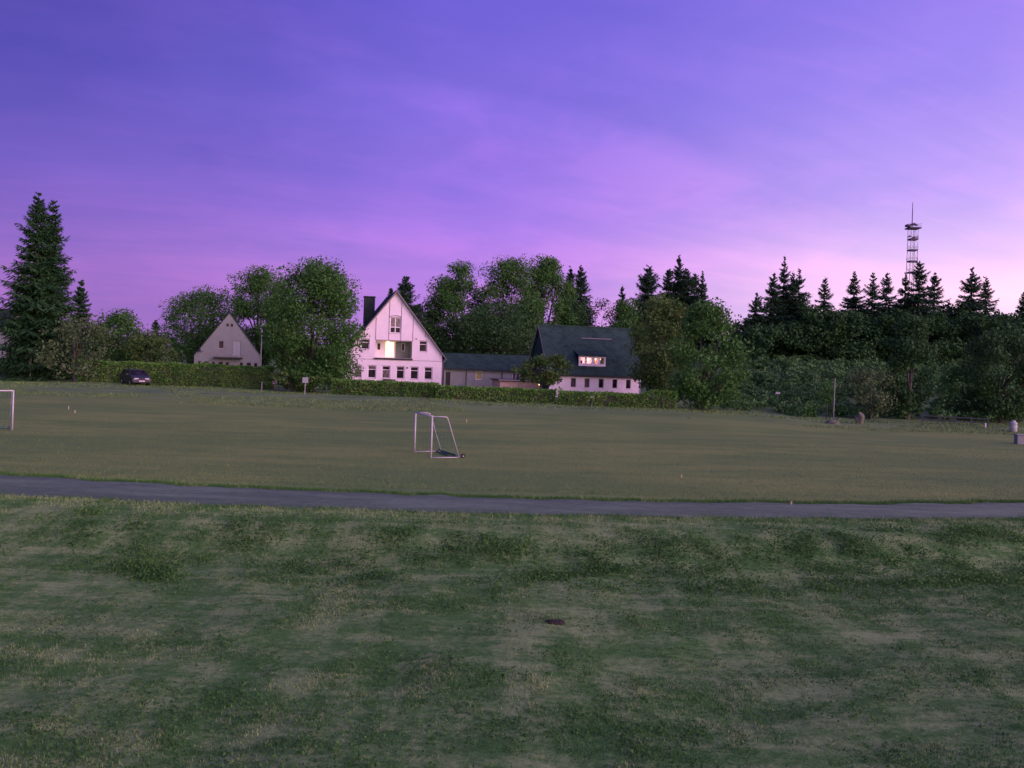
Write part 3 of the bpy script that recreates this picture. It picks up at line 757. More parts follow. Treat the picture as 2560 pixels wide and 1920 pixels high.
# --- connecting building and garage
cxl = at(1110, 923, 108.5)
an = tag(empty('connecting_building', (cxl.x, cxl.y, 1.2), R(9)), 'low connecting building with a dark slate roof between the two white houses', 'building')
CL, CE, CT = 12.4, 3.72 - 1.2, 5.5 - 1.2
mb = MB()
ah = [(.25, .85, -.1, 2.0), (4.15, 5.0, 1.1, 2.2), (9.0, 9.9, 1.1, 2.1)]
wall_face(mb, [(.02, -.8), (CL, -.8), (CL, CE), (.02, CE)], ah, 0, .14)
for xe in (.02, CL): mb.poly([(xe, 0, -.8), (xe, 0, CE), (xe, 3.2, CT), (xe, 6.4, CE), (xe, 6.4, -.8)])
mb.poly([(.02, 6.4, -.8), (.02, 6.4, CE), (CL, 6.4, CE), (CL, 6.4, -.8)])
mb.build('wall', M_pale, an)
MB().box(.25, .85, .08, .13, -.1, 2.0).build('door', M_dark, an)
window(an, *ah[1], .08, 1, None, [surf('dim_yellow_blind', (.34, .36, .12), .8)], .06); window(an, *ah[2], .08, 2, None, [M_curtain], .06)
MB().tube([(2.9, -.08, CE - .2), (2.9, -.08, -.8)], .05, 6).build('downpipe', M_dark, an); MB().tube([(7.6, -.08, CE - .2), (7.6, -.08, -.8)], .05, 6).build('downpipe', M_dark, an)
mb = MB(); sC = (CT - CE) / 3.2
for sg in (-1, 1):
    ye = 3.2 - sg * (3.2 + .35); ze = CE - sC * .35
    mb.prism([(.02, 3.2, CT + .02), (.02, ye, ze + .02), (.02, ye, ze + .16), (.02, 3.2, CT + .2)], (CL + .2, 0, 0))
rC = mb.build('roof', M_slate2, an)
MB().box(.02, CL + .2, -.43, -.354, CE - sC * .35, CE - sC * .35 + .13).build('gutter', M_dark, rC)
gp = at(1250, 950, 98)
ga = tag(empty('garage', (gp.x, gp.y, 1.1), R(12)), 'low flat roofed garage with a peach front beside the leafy bush', 'garage')
mb = MB(); wall_face(mb, [(0, -.6), (6.0, -.6), (6.0, 1.42), (0, 1.42)], [(4.95, 5.75, -.5, 1.2)], 0, .12)
mb.poly([(0, 0, -.6), (0, 0, 1.42), (0, 5, 1.42), (0, 5, -.6)]); mb.poly([(6., 0, -.6), (6., 5, -.6), (6., 5, 1.42), (6., 0, 1.42)]); mb.poly([(0, 5, -.6), (0, 5, 1.42), (6, 5, 1.42), (6, 5, -.6)])
mb.build('wall', M_peach, ga)
MB().box(4.95, 5.75, .07, .12, -.5, 1.2).build('door', M_wood, ga)
rg_ = MB().box(-.25, 6.2, -.35, 5.2, 1.43, 1.56).build('roof', M_dark, ga)
MB().box(-.26, 6.21, -.39, -.354, 1.45, 1.58).build('fascia', M_trim, rg_)
MB().lathe([(.02, 0), (.07, .02), (.07, .12), (.03, .15)], 10, (4.72, -.10, 1.0)).build('wall_lamp', M_lamp, ga, True)

# --- sliver of a house beyond the twin spruces
lp = at(2, 830, 126)
lh = tag(empty('distant_house', (lp.x - 4.2, lp.y, 1.2), R(6)), 'pale house with a dark roof glimpsed at the far left edge behind the twin spruces', 'house')
mb = MB(); wall_face(mb, [(-4.4, -.6), (4.4, -.6), (4.4, 6.0), (-4.4, 6.0)], [(2.2, 3.1, 4., 5.3), (.4, 1.3, 4., 5.3)], 0, .12)
for xe in (-4.4, 4.4): mb.poly([(xe, 0, -.6), (xe, 0, 6.0), (xe, 4, 8.9), (xe, 8, 6.0), (xe, 8, -.6)])
mb.build('wall', M_grey, lh)
window(lh, 2.2, 3.1, 4., 5.3, .08); window(lh, .4, 1.3, 4., 5.3, .08)
mb = MB()
for sg in (-1, 1): mb.prism([(-4.7, 4, 8.95), (-4.7, 4 - sg * 4.5, 5.68), (-4.7, 4 - sg * 4.5, 5.86), (-4.7, 4, 9.2)], (9.4, 0, 0))
mb.build('roof', M_slate, lh)

# ------------------------------------------------------------------ trees
M_leafA = leaf_mat('broad_leaf', (0.045, 0.146, 0.029), (0.063, 0.187, 0.037), (0.085, 0.214, 0.046), .25, .35, (.085, .095, .03))
M_leafB = leaf_mat('dark_leaf', (0.029, 0.090, 0.025), (0.040, 0.114, 0.031), (0.055, 0.137, 0.036), .2, .35)
M_leafC = leaf_mat('olive_leaf', (0.064, 0.148, 0.033), (0.085, 0.180, 0.040), (0.115, 0.210, 0.050), .25, .35, (.14, .12, .04))
M_leafD = leaf_mat('pale_leaf', (0.060, 0.123, 0.041), (0.096, 0.176, 0.059), (0.152, 0.237, 0.090), .25, .5, (.15, .13, .07))
M_needle = leaf_mat('spruce_needle', (0.018, 0.068, 0.022), (0.035, 0.110, 0.034), (0.061, 0.152, 0.047), .1, .3)
M_needleD = leaf_mat('dark_spruce_needle', (0.017, 0.055, 0.025), (0.029, 0.085, 0.034), (0.052, 0.122, 0.045), .1, .3)

def crown_pts(rr, w_, h_, n, lobes, flat=2.6, sparse=0., wx=1., taper=.30):
    """leaf positions of a lumpy crown: leaf clouds round many branch ends spread through a rounded, slightly tapering volume"""
    C = rr.rand(lobes * 12, 3) * 2 - 1
    q = (np.abs(C) ** flat).sum(1)
    C = C[(q < 1) & (q > .10 + .25 * rr.rand(len(C)))][:lobes]
    m_ = len(C)
    prof = 1 - taper * S(-.1, 1, C[:, 2]) - .12 * S(.5, -1, C[:, 2])
    prof = prof * (.80 + .34 * rr.rand(m_))
    C[:, 0] *= prof; C[:, 1] *= prof
    rc = (.07 + .17 * rr.rand(m_) ** 1.3) * min(w_, h_) * (1 - .4 * sparse)
    C = C * np.array([w_ * .5, w_ * .5 * wx, h_ * .5]) * .86
    wt = rc ** 2 * (.6 + .8 * rr.rand(m_)); k = rr.choice(m_, n, p=wt / wt.sum())
    q = rr.normal(0, 1, (n, 3)); q /= np.linalg.norm(q, axis=1)[:, None]
    rad = rr.rand(n) ** .45
    P = C[k] + q * (rc[k] * rad)[:, None] * np.array([1, 1, .8])
    P += rr.normal(0, .10, P.shape)
    # bring the outline to the wanted width and height
    x0, x1 = np.percentile(P[:, 0], (.6, 99.4)); z0, z1 = P[:, 2].min(), np.percentile(P[:, 2], 99.9)
    sx = w_ / (x1 - x0); sz = h_ / (z1 - z0)
    f = lambda A: np.stack([(A[:, 0] - (x0 + x1) / 2) * sx, A[:, 1] * sx, (A[:, 2] - (z0 + z1) / 2) * sz], -1)
    return f(P), q, f(C)
def trunk_mesh(rr, h_, base, C, r0, m):
    mb = MB()
    top = base + (h_ - base) * .72
    bend = rr.normal(0, .12, 2)
    pts = [(0, 0, -.4), (0, 0, base * .5 + .1), (bend[0], bend[1], base + .3), (bend[0] * 2, bend[1] * 2, (base + top) / 2), (bend[0] * 2.5, bend[1], top)]
    mb.tube(pts, [r0 * 1.25, r0, r0 * .85, r0 * .5, r0 * .15], 9)
    for i in rr.permutation(len(C))[:9]:
        e_ = C[i]; st_ = base + (max(e_[2], base + .5) - base) * (.25 + .3 * rr.rand())
        st_ = min(st_, top - .3); s0 = (bend[0] * 1.5, bend[1] * 1.5, st_)
        md = (e_[0] * .5 + rr.normal(0, .15), e_[1] * .5 + rr.normal(0, .15), st_ + (e_[2] - st_) * .6)
        mb.tube([s0, md, tuple(e_)], [r0 * .38, r0 * .22, r0 * .06], 6)
    me = bpy.data.meshes.new('trunk'); bmesh.ops.recalc_face_normals(mb.bm, faces=mb.bm.faces); mb.bm.to_mesh(me); mb.bm.free(); me.materials.append(m)
    for p in me.polygons: p.use_smooth = True
    return me
def broadleaf(label, pxc, ytop, wpx, D, mat, seed, base=.12, dens=1.,  lobes=None, group='broadleaf trees around the houses', leaf=.30, name='broadleaf_tree', cat='tree', wx=1., sparse=0., flat=2.6, ymid=None, taper=.30):
    rr = np.random.RandomState(seed)
    pt = at(pxc, ytop, D); zg = gzf(pt.x, D)
    h_ = pt.z - zg; w_ = wpx * D / FPX
    o = tag(empty(name, (pt.x, D, zg)), label, cat, group)
    b = h_ * base; ch = h_ - b
    n = int(dens * (w_ * ch) * 96 * (.3 / leaf) ** 2)
    lb = lobes or int(34 + w_ * ch * .45)
    P, q, C = crown_pts(rr, w_, ch, n, lb, flat, sparse, wx, taper)
    off = np.array([0, 0, b + ch / 2]); P = P + off; C = C + off
    P[:, 2] = np.maximum(P[:, 2], .05 + rr.rand(n) * .4)
    V, F = leaf_cards(P, leaf * (.42 + 1.05 * rr.rand(n) ** 1.6), .2, .66, rr, nrm=q)
    link('trunk', trunk_mesh(rr, h_, b, C, .05 + .022 * h_ * (.7 if sparse else 1), M_bark), o)
    link('crown', mesh_np('crown', V, F, [mat]), o)
    return o
def spruce(label, pxc, ytop, wpx, D, mat, seed, sparse=.0, bare=.03, group='spruces', narrow=.85, whorl=.30):
    rr = np.random.RandomState(seed)
    pt = at(pxc, ytop, D); zg = gzf(pt.x, D); h_ = pt.z - zg; rb = wpx * D / FPX * .5 * (1.0 if D < 110 else 1.38)
    o = tag(empty('spruce_tree', (pt.x, D, zg)), label, 'tree', group)
    nw = int(h_ / whorl * (1 - bare))
    zs, az, Ls = [], [], []
    for i in range(nw):
        t_ = bare + (1 - bare) * (i + .2 + .6 * rr.rand()) / nw
        if t_ > .985: continue
        L = rb * (1 - t_) ** narrow * (.66 + .5 * rr.rand()) + .05
        nb = 5 + int(rr.rand() * 3) + (2 if t_ < .6 else 0)
        a0 = rr.rand() * 6.3
        for k in range(nb):
            if rr.rand() < sparse * .55: continue
            zs.append(h_ * t_ + rr.normal(0, .16)); az.append(a0 + 2 * math.pi * k / nb + rr.normal(0, .2)); Ls.append(L * (.7 + .45 * rr.rand()))
    zs, az, Ls = map(np.array, (zs, az, Ls)); nb = len(zs)
    K = 13                                       # twigs per branch
    s = (np.arange(K) + .5) / K
    tz = zs / h_
    droop = np.where(tz > .75, .25 - .0 * tz, -.12 - .35 * (1 - tz))      # young tops reach up, old boughs hang
    sv = np.broadcast_to(s, (nb, K))
    rad = Ls[:, None] * sv
    zz_ = zs[:, None] + Ls[:, None] * (droop[:, None] * sv + .32 * sv ** 2.4 - .02)
    ca, sa = np.cos(az)[:, None], np.sin(az)[:, None]
    base = np.stack([ca * rad, sa * rad, zz_], -1)
    def cards(base, ang, ln, wd, dz):
        dirx = np.cos(az[:, None] + ang); diry = np.sin(az[:, None] + ang)
        d = np.stack([dirx, diry, dz], -1); d /= np.linalg.norm(d, axis=-1)[..., None]
        up = rr.normal(0, .35, d.shape) + np.array([0, 0, 1.]); sd_ = np.cross(d, up); sd_ /= np.linalg.norm(sd_, axis=-1)[..., None] + 1e-9
        tip = base + d * ln[..., None]; mid_ = base + d * (ln * .45)[..., None]
        return np.stack([base, mid_ + sd_ * wd[..., None], tip, mid_ - sd_ * wd[..., None]], 2).reshape(-1, 3)
    Vs = []
    side = Ls[:, None] * (.22 + .28 * (1 - sv)) + .05 + .15 * np.minimum(1, Ls[:, None] / .9)
    for sg in (-1, 1):
        Vs.append(cards(base, sg * (R(48) + rr.normal(0, .25, sv.shape)), side * (.7 + .5 * rr.rand(*sv.shape)), .045 + .055 * side, -.30 - .35 * rr.rand(*sv.shape)))
    Vs.append(cards(base, rr.normal(0, .25, sv.shape), Ls[:, None] * .18 + .12 + 0 * sv, .045 + .022 * Ls[:, None] + 0 * sv, .12 + rr.normal(0, .2, sv.shape)))
    Vs.append(cards(base, rr.normal(0, 1.2, sv.shape), .16 + .28 * rr.rand(*sv.shape) * (Ls[:, None] * .5 + .3), .05 + 0 * sv, -1.3 + 0 * sv))
    # leader
    nl = 26; zl = h_ * (1 - .07 * rr.rand(nl)); al = rr.rand(nl) * 6.3
    bl = np.stack([0 * zl, 0 * zl, zl - .15], -1); ll = .08 + .22 * (h_ - zl); dl = np.stack([np.cos(al) * .6, np.sin(al) * .6, .5 + 0 * al], -1)
    sl = np.cross(dl, np.array([0, 0, 1.])); sl /= np.linalg.norm(sl, axis=1)[:, None]
    Vs.append(np.stack([bl, bl + dl * ll[:, None] * .5 + sl * .05, bl + dl * ll[:, None], bl + dl * ll[:, None] * .5 - sl * .05], 1).reshape(-1, 3))
    V = np.concatenate(Vs); F = np.arange(len(V)).reshape(-1, 4)
    mb = MB(); mb.tube([(0, 0, -.5), (0, 0, h_ * .3), (0, 0, h_ * .7), (0, 0, h_ * 1.0)], [.016 * h_ + .05, .012 * h_ + .03, .006 * h_ + .02, .012], 8)
    mb.build('trunk', M_bark, o, True)
    link('crown', mesh_np('crown', V, F, [mat]), o)
    return o

SL = 'spruces by the houses'
spruce('taller left spruce of the twin pair towering at the left edge', 97, 480, 205, 95, M_needle, 1, .1, .02, SL, .72, .34)
spruce('right spruce of the tall twin pair at the left edge, slightly shorter', 134, 497, 175, 97.5, M_needle, 2, .15, .02, SL, .72, .34)
spruce('small spruce just right of the tall twin spruces', 204, 696, 120, 104, M_needle, 3, .1, .02, SL)
spruce('tiny distant spruce tip in the gap left of the small grey house', 390, 797, 52, 165, M_needleD, 4, .1, .02, SL)
spruce('dark spruce rising behind the peak of the tall white house', 1015, 688, 135, 122, M_needleD, 5, .05, .02, SL, .8)
spruce('small spruce tip showing between chimney and peak of the white house', 978, 717, 80, 129, M_needleD, 6, .05, .02, SL)
spruce('narrow spruce against the right side of the big round trees', 1427, 667, 80, 138, M_needleD, 7, .2, .02, SL, .7)
spruce('second narrow spruce right beside the big round trees, nearer the gap', 1453, 664, 84, 140, M_needleD, 8, .25, .02, SL, .65)
spruce('thin pointed spruce above the right end of the dormer house ridge', 1556, 710, 90, 139, M_needleD, 9, .15, .02, SL, 1.05)
spruce('broad spruce, leftmost of the clump behind the olive tree', 1622, 664, 130, 135, M_needleD, 10, .2, .02, SL, .75)
spruce('spruce left of the tallest one in the clump behind the olive tree', 1673, 668, 100, 137, M_needleD, 11, .2, .02, SL, .75)
spruce('tallest thin spruce of the clump behind the olive tree', 1698, 637, 92, 139, M_needleD, 12, .3, .02, SL, .85)
spruce('dense spruce right of the tallest one in the clump', 1716, 669, 105, 136, M_needleD, 13, .1, .02, SL, .75)
spruce('pale open spruce in the right part of the clump behind the olive tree', 1738, 681, 80, 140, M_needle, 14, .3, .02, SL, .75)
spruce('slim spruce with a long bare tip, rightmost of the clump', 1757, 675, 120, 134, M_needleD, 15, .25, .02, SL, 1.35)

BL = 'broadleaf trees around the houses'
broadleaf('pale leafy tree at the foot of the twin spruces', 192, 785, 150, 91, M_leafD, 21, .02, .8, group=BL, sparse=.3)
broadleaf('rounded dark green tree between the twin spruces and the parked car', 292, 772, 155, 108, M_leafA, 22, .03, 1.6, group=BL)
broadleaf('low olive tree behind the hedge, right of the parked car', 382, 822, 120, 103, M_leafC, 23, .0, 1.6, group=BL)
broadleaf('broad tree behind the left slope of the small grey house roof', 500, 716, 170, 136, M_leafA, 24, .03, 1.7, group=BL)
broadleaf('thin see-through tree above the peak of the small grey house', 590, 684, 105, 152, M_leafB, 25, .2, .33, group=BL, sparse=.8, lobes=44)
broadleaf('tall dark tree right behind the small grey house', 655, 666, 130, 132, M_leafA, 26, .03, 1.8, group=BL, flat=2.9)
broadleaf('broad tree between the tall dark tree and the big front tree', 712, 702, 130, 128, M_leafA, 37, .03, 1.6, group=BL)
broadleaf('big leafy tree hiding the left edge of the tall white house', 790, 650, 222, 88, M_leafA, 27, .0, 3.0, group=BL, flat=3.4, wx=.8, lobes=150, taper=.2, leaf=.26)
broadleaf('low dark bush under the big leafy front tree', 735, 925, 130, 86.5, M_leafC, 28, .0, 1.6, group=BL, name='bush', cat='bush')
broadleaf('dark tree showing over the right roof slope of the white house', 1058, 760, 120, 126, M_leafB, 29, .03, 1.7, group=BL)
broadleaf('tall rounded tree just right of the white house', 1148, 655, 150, 126, M_leafA, 30, .03, 1.9, group=BL, flat=2.9, lobes=100, taper=.18)
broadleaf('wide rounded tree left of the tallest crown behind the low roofs', 1280, 645, 165, 128, M_leafA, 31, .03, 1.9, group=BL, flat=2.9, lobes=100, taper=.22)
broadleaf('rounded tree with the highest crown behind the dormer house ridge', 1368, 641, 150, 131, M_leafA, 32, .03, 1.9, group=BL, flat=2.9, lobes=100, taper=.2)
broadleaf('dark tree filling in below the two round crowns', 1240, 752, 250, 121, M_leafB, 38, .0, 1.7, group=BL)
broadleaf('thin open tree on the skyline above the dormer house', 1503, 745, 110, 142, M_leafB, 33, .1, .4, group=BL, sparse=.7, lobes=46)
broadleaf('olive green tree against the right end of the dormer house', 1656, 736, 146, 92, M_leafC, 34, .0, 2.0, group=BL, flat=3.0, lobes=90, taper=.35)
broadleaf('large drooping tree at the right end of the hedges', 1770, 750, 182, 80.5, M_leafA, 35, -.02, 2.1, group=BL, flat=4.2, lobes=100, taper=.62)
broadleaf('dark tree between the two tall round crowns behind the annex', 1205, 725, 130, 136, M_leafB, 45, .03, 1.6, group=BL)
broadleaf('dark tree below the narrow spruces behind the dormer house ridge', 1420, 752, 150, 134, M_leafB, 46, .03, 1.6, group=BL)
broadleaf('dull green tree between thin pointed spruce and olive tree', 1572, 748, 120, 130, M_leafA, 47, .03, 1.5, group=BL)
broadleaf('leafy bush standing before the garage and the low white house', 1358, 885, 142, 89, M_leafC, 36, .30, 2.0, group=BL, name='bush', cat='bush')

FR = 'trees at the right side of the field'
broadleaf('tall narrow dark tree on the right edge of the field', 2276, 788, 125, 84.5, M_leafB, 41, .02, 2.0, group=FR, flat=3.4, taper=.6)
broadleaf('small pale tree left of the tall narrow dark tree', 2180, 912, 110, 83, M_leafD, 42, .06, .8, group=FR, leaf=.24)
broadleaf('large dark tree behind the pale barrel', 2515, 812, 190, 84, M_leafB, 43, .0, 2.0, group=FR)
broadleaf('bushy green tree left of the large dark tree by the barrel', 2418, 905, 130, 88, M_leafA, 44, .02, 1.0, group=FR)

FS = 'spruces on the wooded hill at the right'
hill_spruces = [
 (1892, 730, 85, 124, .2, 'short spruce at the left end of the dark wood'),
 (1935, 682, 110, 127, .2, 'spruce left of the tallest thin one on the wooded hill'),
 (1962, 638, 110, 130, .3, 'tallest thin spruce in the left group on the wooded hill'),
 (1983, 676, 95, 133, .35, 'pale open spruce between two darker ones on the hill'),
 (1999, 671, 100, 128, .3, 'dark topped spruce at the right of the left group on the hill'),
 (2063, 690, 95, 129, .3, 'single small spruce standing apart between the two hill groups'),
 (2136, 680, 110, 131, .2, 'cone shaped spruce two places left of the lattice mast'),
 (2183, 678, 85, 128, .3, 'slim dark spruce close beside the paler broad one, left of the mast'),
 (2218, 679, 105, 134, .25, 'broad pale spruce left of the lattice mast'),
 (2264, 682, 85, 127, .3, 'spruce directly in front of the left foot of the mast'),
 (2300, 648, 125, 126, .2, 'tall dense spruce covering the right foot of the mast'),
 (2338, 680, 105, 130, .25, 'spruce just right of the tall dense one by the mast'),
 (2373, 748, 60, 136, .1, 'very small spruce in the gap right of the mast'),
 (2431, 668, 135, 128, .15, 'full dark spruce, biggest on the right of the hill'),
 (2466, 688, 90, 133, .45, 'thin bare branched spruce beside the full dark one'),
 (2562, 725, 80, 130, .2, 'spruce cut by the right edge of the picture'),
]
for i, (a, b, c, d, e_, lab) in enumerate(hill_spruces):
    spruce(lab, a, b, c * 1.18, d, M_needleD, 60 + i, e_ + .12, .05, FS, .92 if i not in (2,) else 1.15, .40)

# dark wood below the spruce tips, shrubs on the slope and the far tree line: masses nobody could count
def mass(name, label, cat, spots, mat, seed, leaf=.34, dens=60):
    rr = np.random.RandomState(seed); Vs = []
    for (x, y, h_, w_) in spots:
        n = int(h_ * w_ * dens); lb = int(12 + h_ * w_ * .3)
        P, q, C = crown_pts(rr, w_, h_, n, lb, 2.4)
        P = P + np.array([x, y, gzf(x, y) + h_ * .48]); P[:, 2] = np.maximum(P[:, 2], gz(P[:, 0], P[:, 1]) + .05)
        V, F = leaf_cards(P, leaf * (.65 + .75 * rr.rand(n)), .2, .75, rr, nrm=q); Vs.append(V)
    V = np.concatenate(Vs)
    return tag(link(name, mesh_np(name, V, np.arange(len(V)).reshape(-1, 4), [mat])), label, cat, kind='stuff')
spots = []
prof = [(1845, 850), (1865, 810), (1895, 790), (1940, 785), (2000, 758), (2045, 765), (2090, 778), (2135, 765), (2180, 775), (2230, 768), (2285, 772), (2340, 778), (2395, 770), (2450, 775), (2505, 782), (2560, 775), (2620, 770), (2680, 780)]
rr_ = np.random.RandomState(5)
for (a, b) in prof:
    for dd, up in ((119, 12), (126, 0), (134, 4)):
        p = at(a + rr_.normal(0, 12), b + up + rr_.normal(0, 8), dd); zg = gzf(p.x, dd)
        spots.append((p.x, dd + rr_.normal(0, 1.5), max(3, (p.z - zg) * 1.02), 5.2 + 1.5 * rr_.rand()))
mass('woodland', 'dark broadleaf wood on the hill below the spruce tips', 'wood', spots, leaf_mat('wood_leaf', (0.017, 0.061, 0.018), (0.030, 0.096, 0.023), (0.049, 0.138, 0.033), .1, .3), 71, .36, 62)
spots = []
for i in range(370):
    dd = 84 + 36 * rr_.rand() ** .8; a = 1785 + 855 * rr_.rand()
    x = (a - 1280) / FPX * dd
    spots.append((x, dd, .7 + 1.2 * rr_.rand(), 2.0 + 2.2 * rr_.rand()))
mass('shrubs', 'low tangled shrubs covering the slope below the dark wood', 'shrubs', spots, leaf_mat('shrub_leaf', (0.044, 0.148, 0.041), (0.082, 0.222, 0.059), (0.144, 0.297, 0.091), .2, .5, (.085, .075, .042)), 72, .26, 84)
spots = []
for i in range(70):
    x = -150 + 3.6 * i + rr_.normal(0, 1.5); y = 178 + 14 * rr_.rand()
    spots.append((x, y, 5.5 + 3.0 * rr_.rand(), 5.5 + 2 * rr_.rand()))
mass('treeline', 'distant dark tree line behind the houses', 'wood', spots, M_leafB, 73, .55, 15)
spots = []
for px0 in range(-40, 200, 24):
    p = at(px0, 930, 99 + 3 * rr_.rand()); spots.append((p.x, p.y, 2.0 + 1.0 * rr_.rand(), 3.))
mass('undergrowth', 'dark undergrowth below the twin spruces', 'undergrowth', spots, M_leafB, 74, .25, 110)

# ------------------------------------------------------------------ lattice mast
mp = at(2279, 690, 220)
mzg = gzf(mp.x, 220)
mast = tag(empty('lattice_mast', (mp.x, 220, mzg)), 'tall steel lattice mast with stacked platforms and a thin antenna above the hill trees', 'mast')
k_ = 220 / FPX
lev = lambda y_: at(2279, y_, 220).z - mzg
w0 = .92
zt = lev(571); zb = 0
for sx in (-1, 1):
    for sy in (-1, 1):
        MB().tube([(sx * w0 * 1.5, sy * w0 * 1.5, -.3), (sx * w0 * 1.08, sy * w0 * 1.08, lev(680)), (sx * w0, sy * w0, lev(626)), (sx * w0, sy * w0, zt)], [.075, .065, .055, .055], 6).build('leg', M_steel, mast)
mb = MB(); zlist = np.linspace(1, zt, 17)
for z0_, z1_ in zip(zlist, zlist[1:]):
    f0 = w0 * (1 + .5 * max(0, 1 - z0_ / lev(680))); f1 = w0 * (1 + .5 * max(0, 1 - z1_ / lev(680)))
    for s0 in (-1, 1):
        mb.tube([(-f0, s0 * f0, z0_), (f1, s0 * f1, z1_)], .016, 4); mb.tube([(f0, s0 * f0, z0_), (-f1, s0 * f1, z1_)], .016, 4)
        mb.tube([(s0 * f0, -f0, z0_), (s0 * f1, f1, z1_)], .016, 4); mb.tube([(s0 * f0, f0, z0_), (s0 * f1, -f1, z1_)], .016, 4)
mb.build('bracing', M_steel, mast)
MB().tube([(.3, .3, 0), (.3, .3, zt)], .05, 5).build('ladder', M_steel, mast)
def platform(z, wd, rail):
    o = MB().box(-wd, wd, -wd, wd, z - .16, z + .2).build('platform', M_steel, mast)
    mb = MB()
    for sx in (-1, 0, 1):
        for sy in (-1, 0, 1):
            if sx or sy: mb.tube([(sx * wd, sy * wd, z + .14), (sx * wd, sy * wd, z + rail)], .018, 4)
    for hh_ in (rail * .6, rail):
        for s0 in (-1, 1):
            mb.tube([(-wd, s0 * wd, z + hh_), (wd, s0 * wd, z + hh_)], .018, 4); mb.tube([(s0 * wd, -wd, z + hh_), (s0 * wd, wd, z + hh_)], .018, 4)
    mb.build('railing', M_steel, o); return o
for yq in (599, 626, 654, 682): platform(lev(yq), 1.0, 1.0)
tp = platform(zt, 1.5, 1.1)
mb = MB()
mb.lathe([(.30, 0), (.75, .15), (.75, .45), (.55, .7)], 14, (-1.55, -.4, zt + .2)); mb.build('dish_antenna', M_steel, mast)
MB().box(1.3, 1.8, -.15, .15, zt + .05, zt + .4).build('equipment_box', M_steel, mast)
MB().prism([(-1.2, -.8, zt + .9), (1.1, -.8, zt + .8), (0.1, -.1, zt + 1.5)], (0, 1.4, 0)).build('cabin_roof', M_steel, mast)
MB().lathe([(.12, 0), (.45, .1), (.45, .2), (.2, .3)], 12).build('dish_antenna', M_steel, mast, False, (-1.3, -1.0, lev(594)))
MB().box(.1, 1.0, -.9, .9, lev(597), lev(592)).build('equipment_box', M_trim, mast)
MB().tube([(-.3, 0, zt), (-.32, 0, lev(528)), (-.34, 0, lev(506))], [.13, .11, .07], 8).build('antenna', M_steel, mast)

# ------------------------------------------------------------------ football goals
def goal(label, P0, P1, depth, top, h_, net_low, seed, wheel=False):
    P0 = Vector((*P0, 0)); P1 = Vector((*P1, 0)); W = (P1 - P0).length
    rz = math.atan2(P1.y - P0.y, P1.x - P0.x)
    o = tag(empty('football_goal', (P0.x, P0.y, gzf(P0.x, P0.y)), rz), label, 'goal', 'small football goals on the field')
    sgn = depth / abs(depth); r_ = .038; t_ = .023
    for x_ in (0, W): MB().tube([(x_, 0, 0), (x_, 0, h_ - r_)], r_, 12).build('post', M_white, o, True)
    MB().tube([(-r_, 0, h_), (W + r_, 0, h_)], r_, 12).build('crossbar', M_white, o, True)
    for x_ in (0, W):
        MB().tube([(x_, sgn * .05, .03), (x_, depth, .03)], t_, 8).build('ground_bar', M_white, o, True)
        bend = [(x_, sgn * .05, h_ - .01), (x_, top - sgn * .12, h_ - .02), (x_, top, h_ - .05), (x_, top + sgn * .06, h_ - .17), (x_, depth, .05)]
        MB().tube(bend, t_ * .9, 8).build('side_stay', M_white, o, True)
    MB().tube([(0, depth, .03), (W, depth, .03)], t_, 8).build('rear_bar', M_galv, o, True)
    rr = np.random.RandomState(seed)
    mb = MB()
    nl = int(W / .24)
    for i in range(nl + 1):                      # net: sagging cords from the bar to the rear
        x_ = W * i / nl
        mb.tube([(x_, sgn * .02, h_ - .04), (x_, top * .5, h_ - .12), (x_, top, h_ - .12), (x_, (top + depth) / 2, h_ * .48 - .1), (x_, depth - sgn * .05, .12)], .0045, 3, False)
    for q in np.linspace(.0, 1, 9):
        yq = top + (depth - top) * q; zq = (h_ - .1) * (1 - q) + .1 * q
        mb.tube([(0, yq, zq), (W * .5, yq, zq - .08), (W, yq, zq)], .0045, 3, False)
    for x_ in (0.01, W - .01):
        for q in np.linspace(.12, .95, 7):
            mb.tube([(x_, sgn * .05, h_ * (1 - q)), (x_, top + (depth - top) * q, h_ * (1 - q))], .0045, 3, False)
        for q in np.linspace(.15, .85, 6):
            yq = depth * q
            zq = h_ if abs(yq) < abs(top) else h_ * (abs(depth) - abs(yq)) / (abs(depth) - abs(top))
            mb.tube([(x_, yq, .05), (x_, yq, max(.1, zq - .05))], .0045, 3, False)
    mb.build('net', M_net, o)
    if net_low:                                  # loose net heaped along the rear bar
        mb = MB()
        pts = [(W * k / 14, depth - sgn * (.10 + .06 * rr.rand()), .09 + .03 * rr.rand()) for k in range(15)]
        mb.tube(pts, [.03 + .04 * rr.rand() for _ in pts], 7)
        pts = [(W * .25 + W * .7 * k / 9, depth - sgn * (.25 + .12 * rr.rand()), .06) for k in range(10)]
        mb.tube(pts, [.02 + .03 * rr.rand() for _ in pts], 7)
        mb.build('heaped_net', M_net, o, True)
    if wheel:
        wl = MB().tube([(-.16, depth + sgn * .16, .10), (-.06, depth + sgn * .16, .10)], .10, 16).build('transport_wheel', M_rub, o)
        MB().tube([(-.18, depth + sgn * .16, .10), (-.04, depth + sgn * .16, .10)], .035, 10).build('hub', M_galv, wl)
        MB().tube([(-.05, depth + sgn * .16, .12), (0, depth + sgn * .02, .06)], .02, 6).build('axle', M_galv, wl)
    return o
goal('white football goal seen side on in the middle of the field', (-3.66, 39.5), (-4.72, 41.95), -1.40, -.74, 1.98, True, 3, True)
goal('white football goal cut by the left edge of the picture', (-31.4, 43.2), (-27.35, 46.2), 1.4, .74, 2.18, True, 4)

